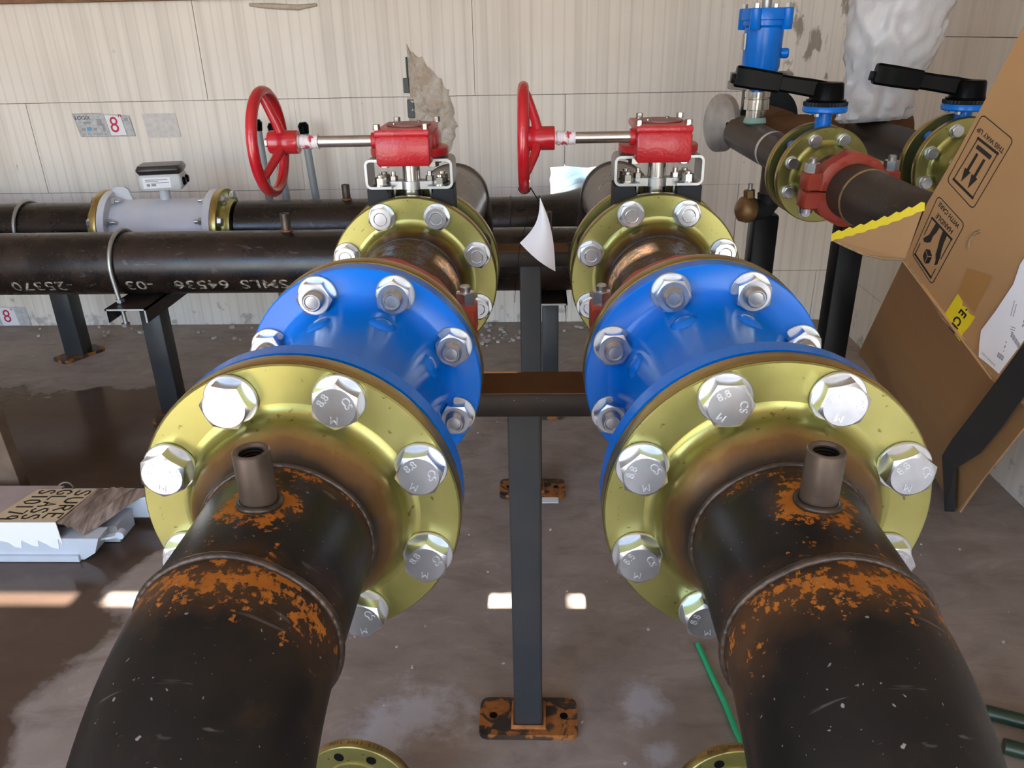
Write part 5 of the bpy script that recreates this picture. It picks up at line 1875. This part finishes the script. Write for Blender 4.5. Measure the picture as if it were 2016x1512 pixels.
# two loose gold flanges standing on the floor in the foreground
for x, rot, lab in ((-0.325, -0.10, 'loose gold flange standing on the floor beside the left black elbow'),
                    (0.338, 0.08, 'loose gold flange standing on the floor under the green cable')):
    lf = thing('loose_flange', (x, 0.985, 0), lab, 'flange')
    R_ = 0.098
    m = FR((x, 0.975, R_), (math.sin(rot), -math.cos(rot), 0.0), (0, 0, 1))
    mb = MB()
    mb.lathe([(R_ - .0015, -0.020), (R_, -0.0185), (R_, -.0015), (R_ - .0015, 0), (0.062, 0), (0.060, 0.003), (0.031, 0.003), (0.030, 0.001), (0.030, -0.020)], m, 72, True)
    fo = mb.build('flange_disc', GOLD, lf, 40)
    rim_band(m, R_, 0.020).build('flange_rim', RIM, fo, 40)
    for k in range(8):
        a = 2 * PI * (k + 0.5) / 8
        MB().lathe([(0.0092, 0), (0, 0.00005)], m @ Matrix.Translation((0.0765 * math.cos(a), 0.0765 * math.sin(a), 0.0006)), 20).build('bolt_hole', HOLE, fo)
    for i, ch in enumerate('PN16 DN65 S235'):
        if ch == ' ':
            continue
        vs, fs = text_mesh(ch, 0.009, 0.0003)
        a = (i - 6.5) * 0.075
        mt = m @ Matrix.Rotation(-a, 4, 'Z') @ Matrix.Translation((R_ + 0.0011, 0, -0.010)) @ Matrix(((0, 0, 1, 0), (-1, 0, 0, 0), (0, -1, 0, 0), (0, 0, 0, 1)))
        MB().add(vs, fs, mt).build('stamped_letter', simple('stamp_brown', (0.16, 0.10, 0.04), 0.5, 0.6) if i == 0 else bpy.data.materials['stamp_brown'], fo, 0)

# green cable and dark hose
gc = MB().tube([(0.372, 1.44, 0.006), (0.377, 1.40, 0.007), (0.386, 1.33, 0.007), (0.396, 1.26, 0.008), (0.404, 1.18, 0.008), (0.412, 1.10, 0.03), (0.416, 1.03, 0.05), (0.43, 0.92, 0.008), (0.45, 0.8, 0.007)], 0.0062, 12)
gcb = gc.build('green_cable', GREEN, None, 60)
tag(gcb, 'thin bright green cable running over the floor by the right elbow', 'cable')
hs = MB().tube([(0.93, 1.235, 0.017), (1.02, 1.20, 0.017), (1.12, 1.14, 0.017), (1.22, 1.12, 0.017), (1.35, 1.16, 0.017)], 0.0155, 14).build('garden_hose', HOSE, None, 60)
tag(hs, 'dark green hose on the floor at the lower right corner, farther coil', 'hose', 'hose at the lower right')
hs = MB().tube([(0.92, 1.15, 0.017), (1.00, 1.12, 0.017), (1.10, 1.05, 0.017), (1.22, 1.02, 0.017)], 0.0155, 14).build('garden_hose', HOSE, None, 60)
tag(hs, 'dark green hose on the floor at the lower right corner, nearer coil', 'hose', 'hose at the lower right')
# crumbs of foam and grit swept along the wall
db = MB()
rr = random.Random(3)
for i in range(260):
    if i < 110:
        x, y = rr.uniform(-2.6, 1.3), YW - abs(rr.gauss(0, 0.10)) - 0.03
    elif i < 140:
        x, y = rr.gauss(-0.25, 0.09), rr.gauss(3.48, 0.05)
    else:
        x, y = rr.uniform(-0.6, 1.2), rr.uniform(1.0, 3.0)
    s_ = rr.uniform(0.002, 0.006) if i >= 140 else rr.uniform(0.003, 0.017)
    db.box((0, 0, 0), (s_ * rr.uniform(.7, 1.6), s_, s_ * 0.7), Matrix.Translation((x, y, s_ * 0.32)) @ Matrix.Rotation(rr.uniform(0, 3), 4, 'Z') @ Matrix.Rotation(rr.uniform(-.3, .3), 4, 'X'))
dbo = db.build('foam_crumbs', simple('pale_grit', (0.50, 0.46, 0.42), 0.9), None, 0)
tag(dbo, 'pale crumbs of foam and grit scattered on the concrete floor', 'debris', kind='stuff')
# scrap of paper by the second stand
sc_ = MB().box((0.035, 2.045, 0.016), (0.05, 0.03, 0.002), Matrix.Rotation(0.0, 4, 'Z')).build('paper_scrap', PAPER, None, 0)
tag(sc_, 'small white paper scrap on the base plate of the second stand', 'paper')

# remove the fastener prototypes
for o in list(store.children):
    for ch in list(o.children):
        bpy.data.objects.remove(ch)
    bpy.data.objects.remove(o)
bpy.data.objects.remove(store)
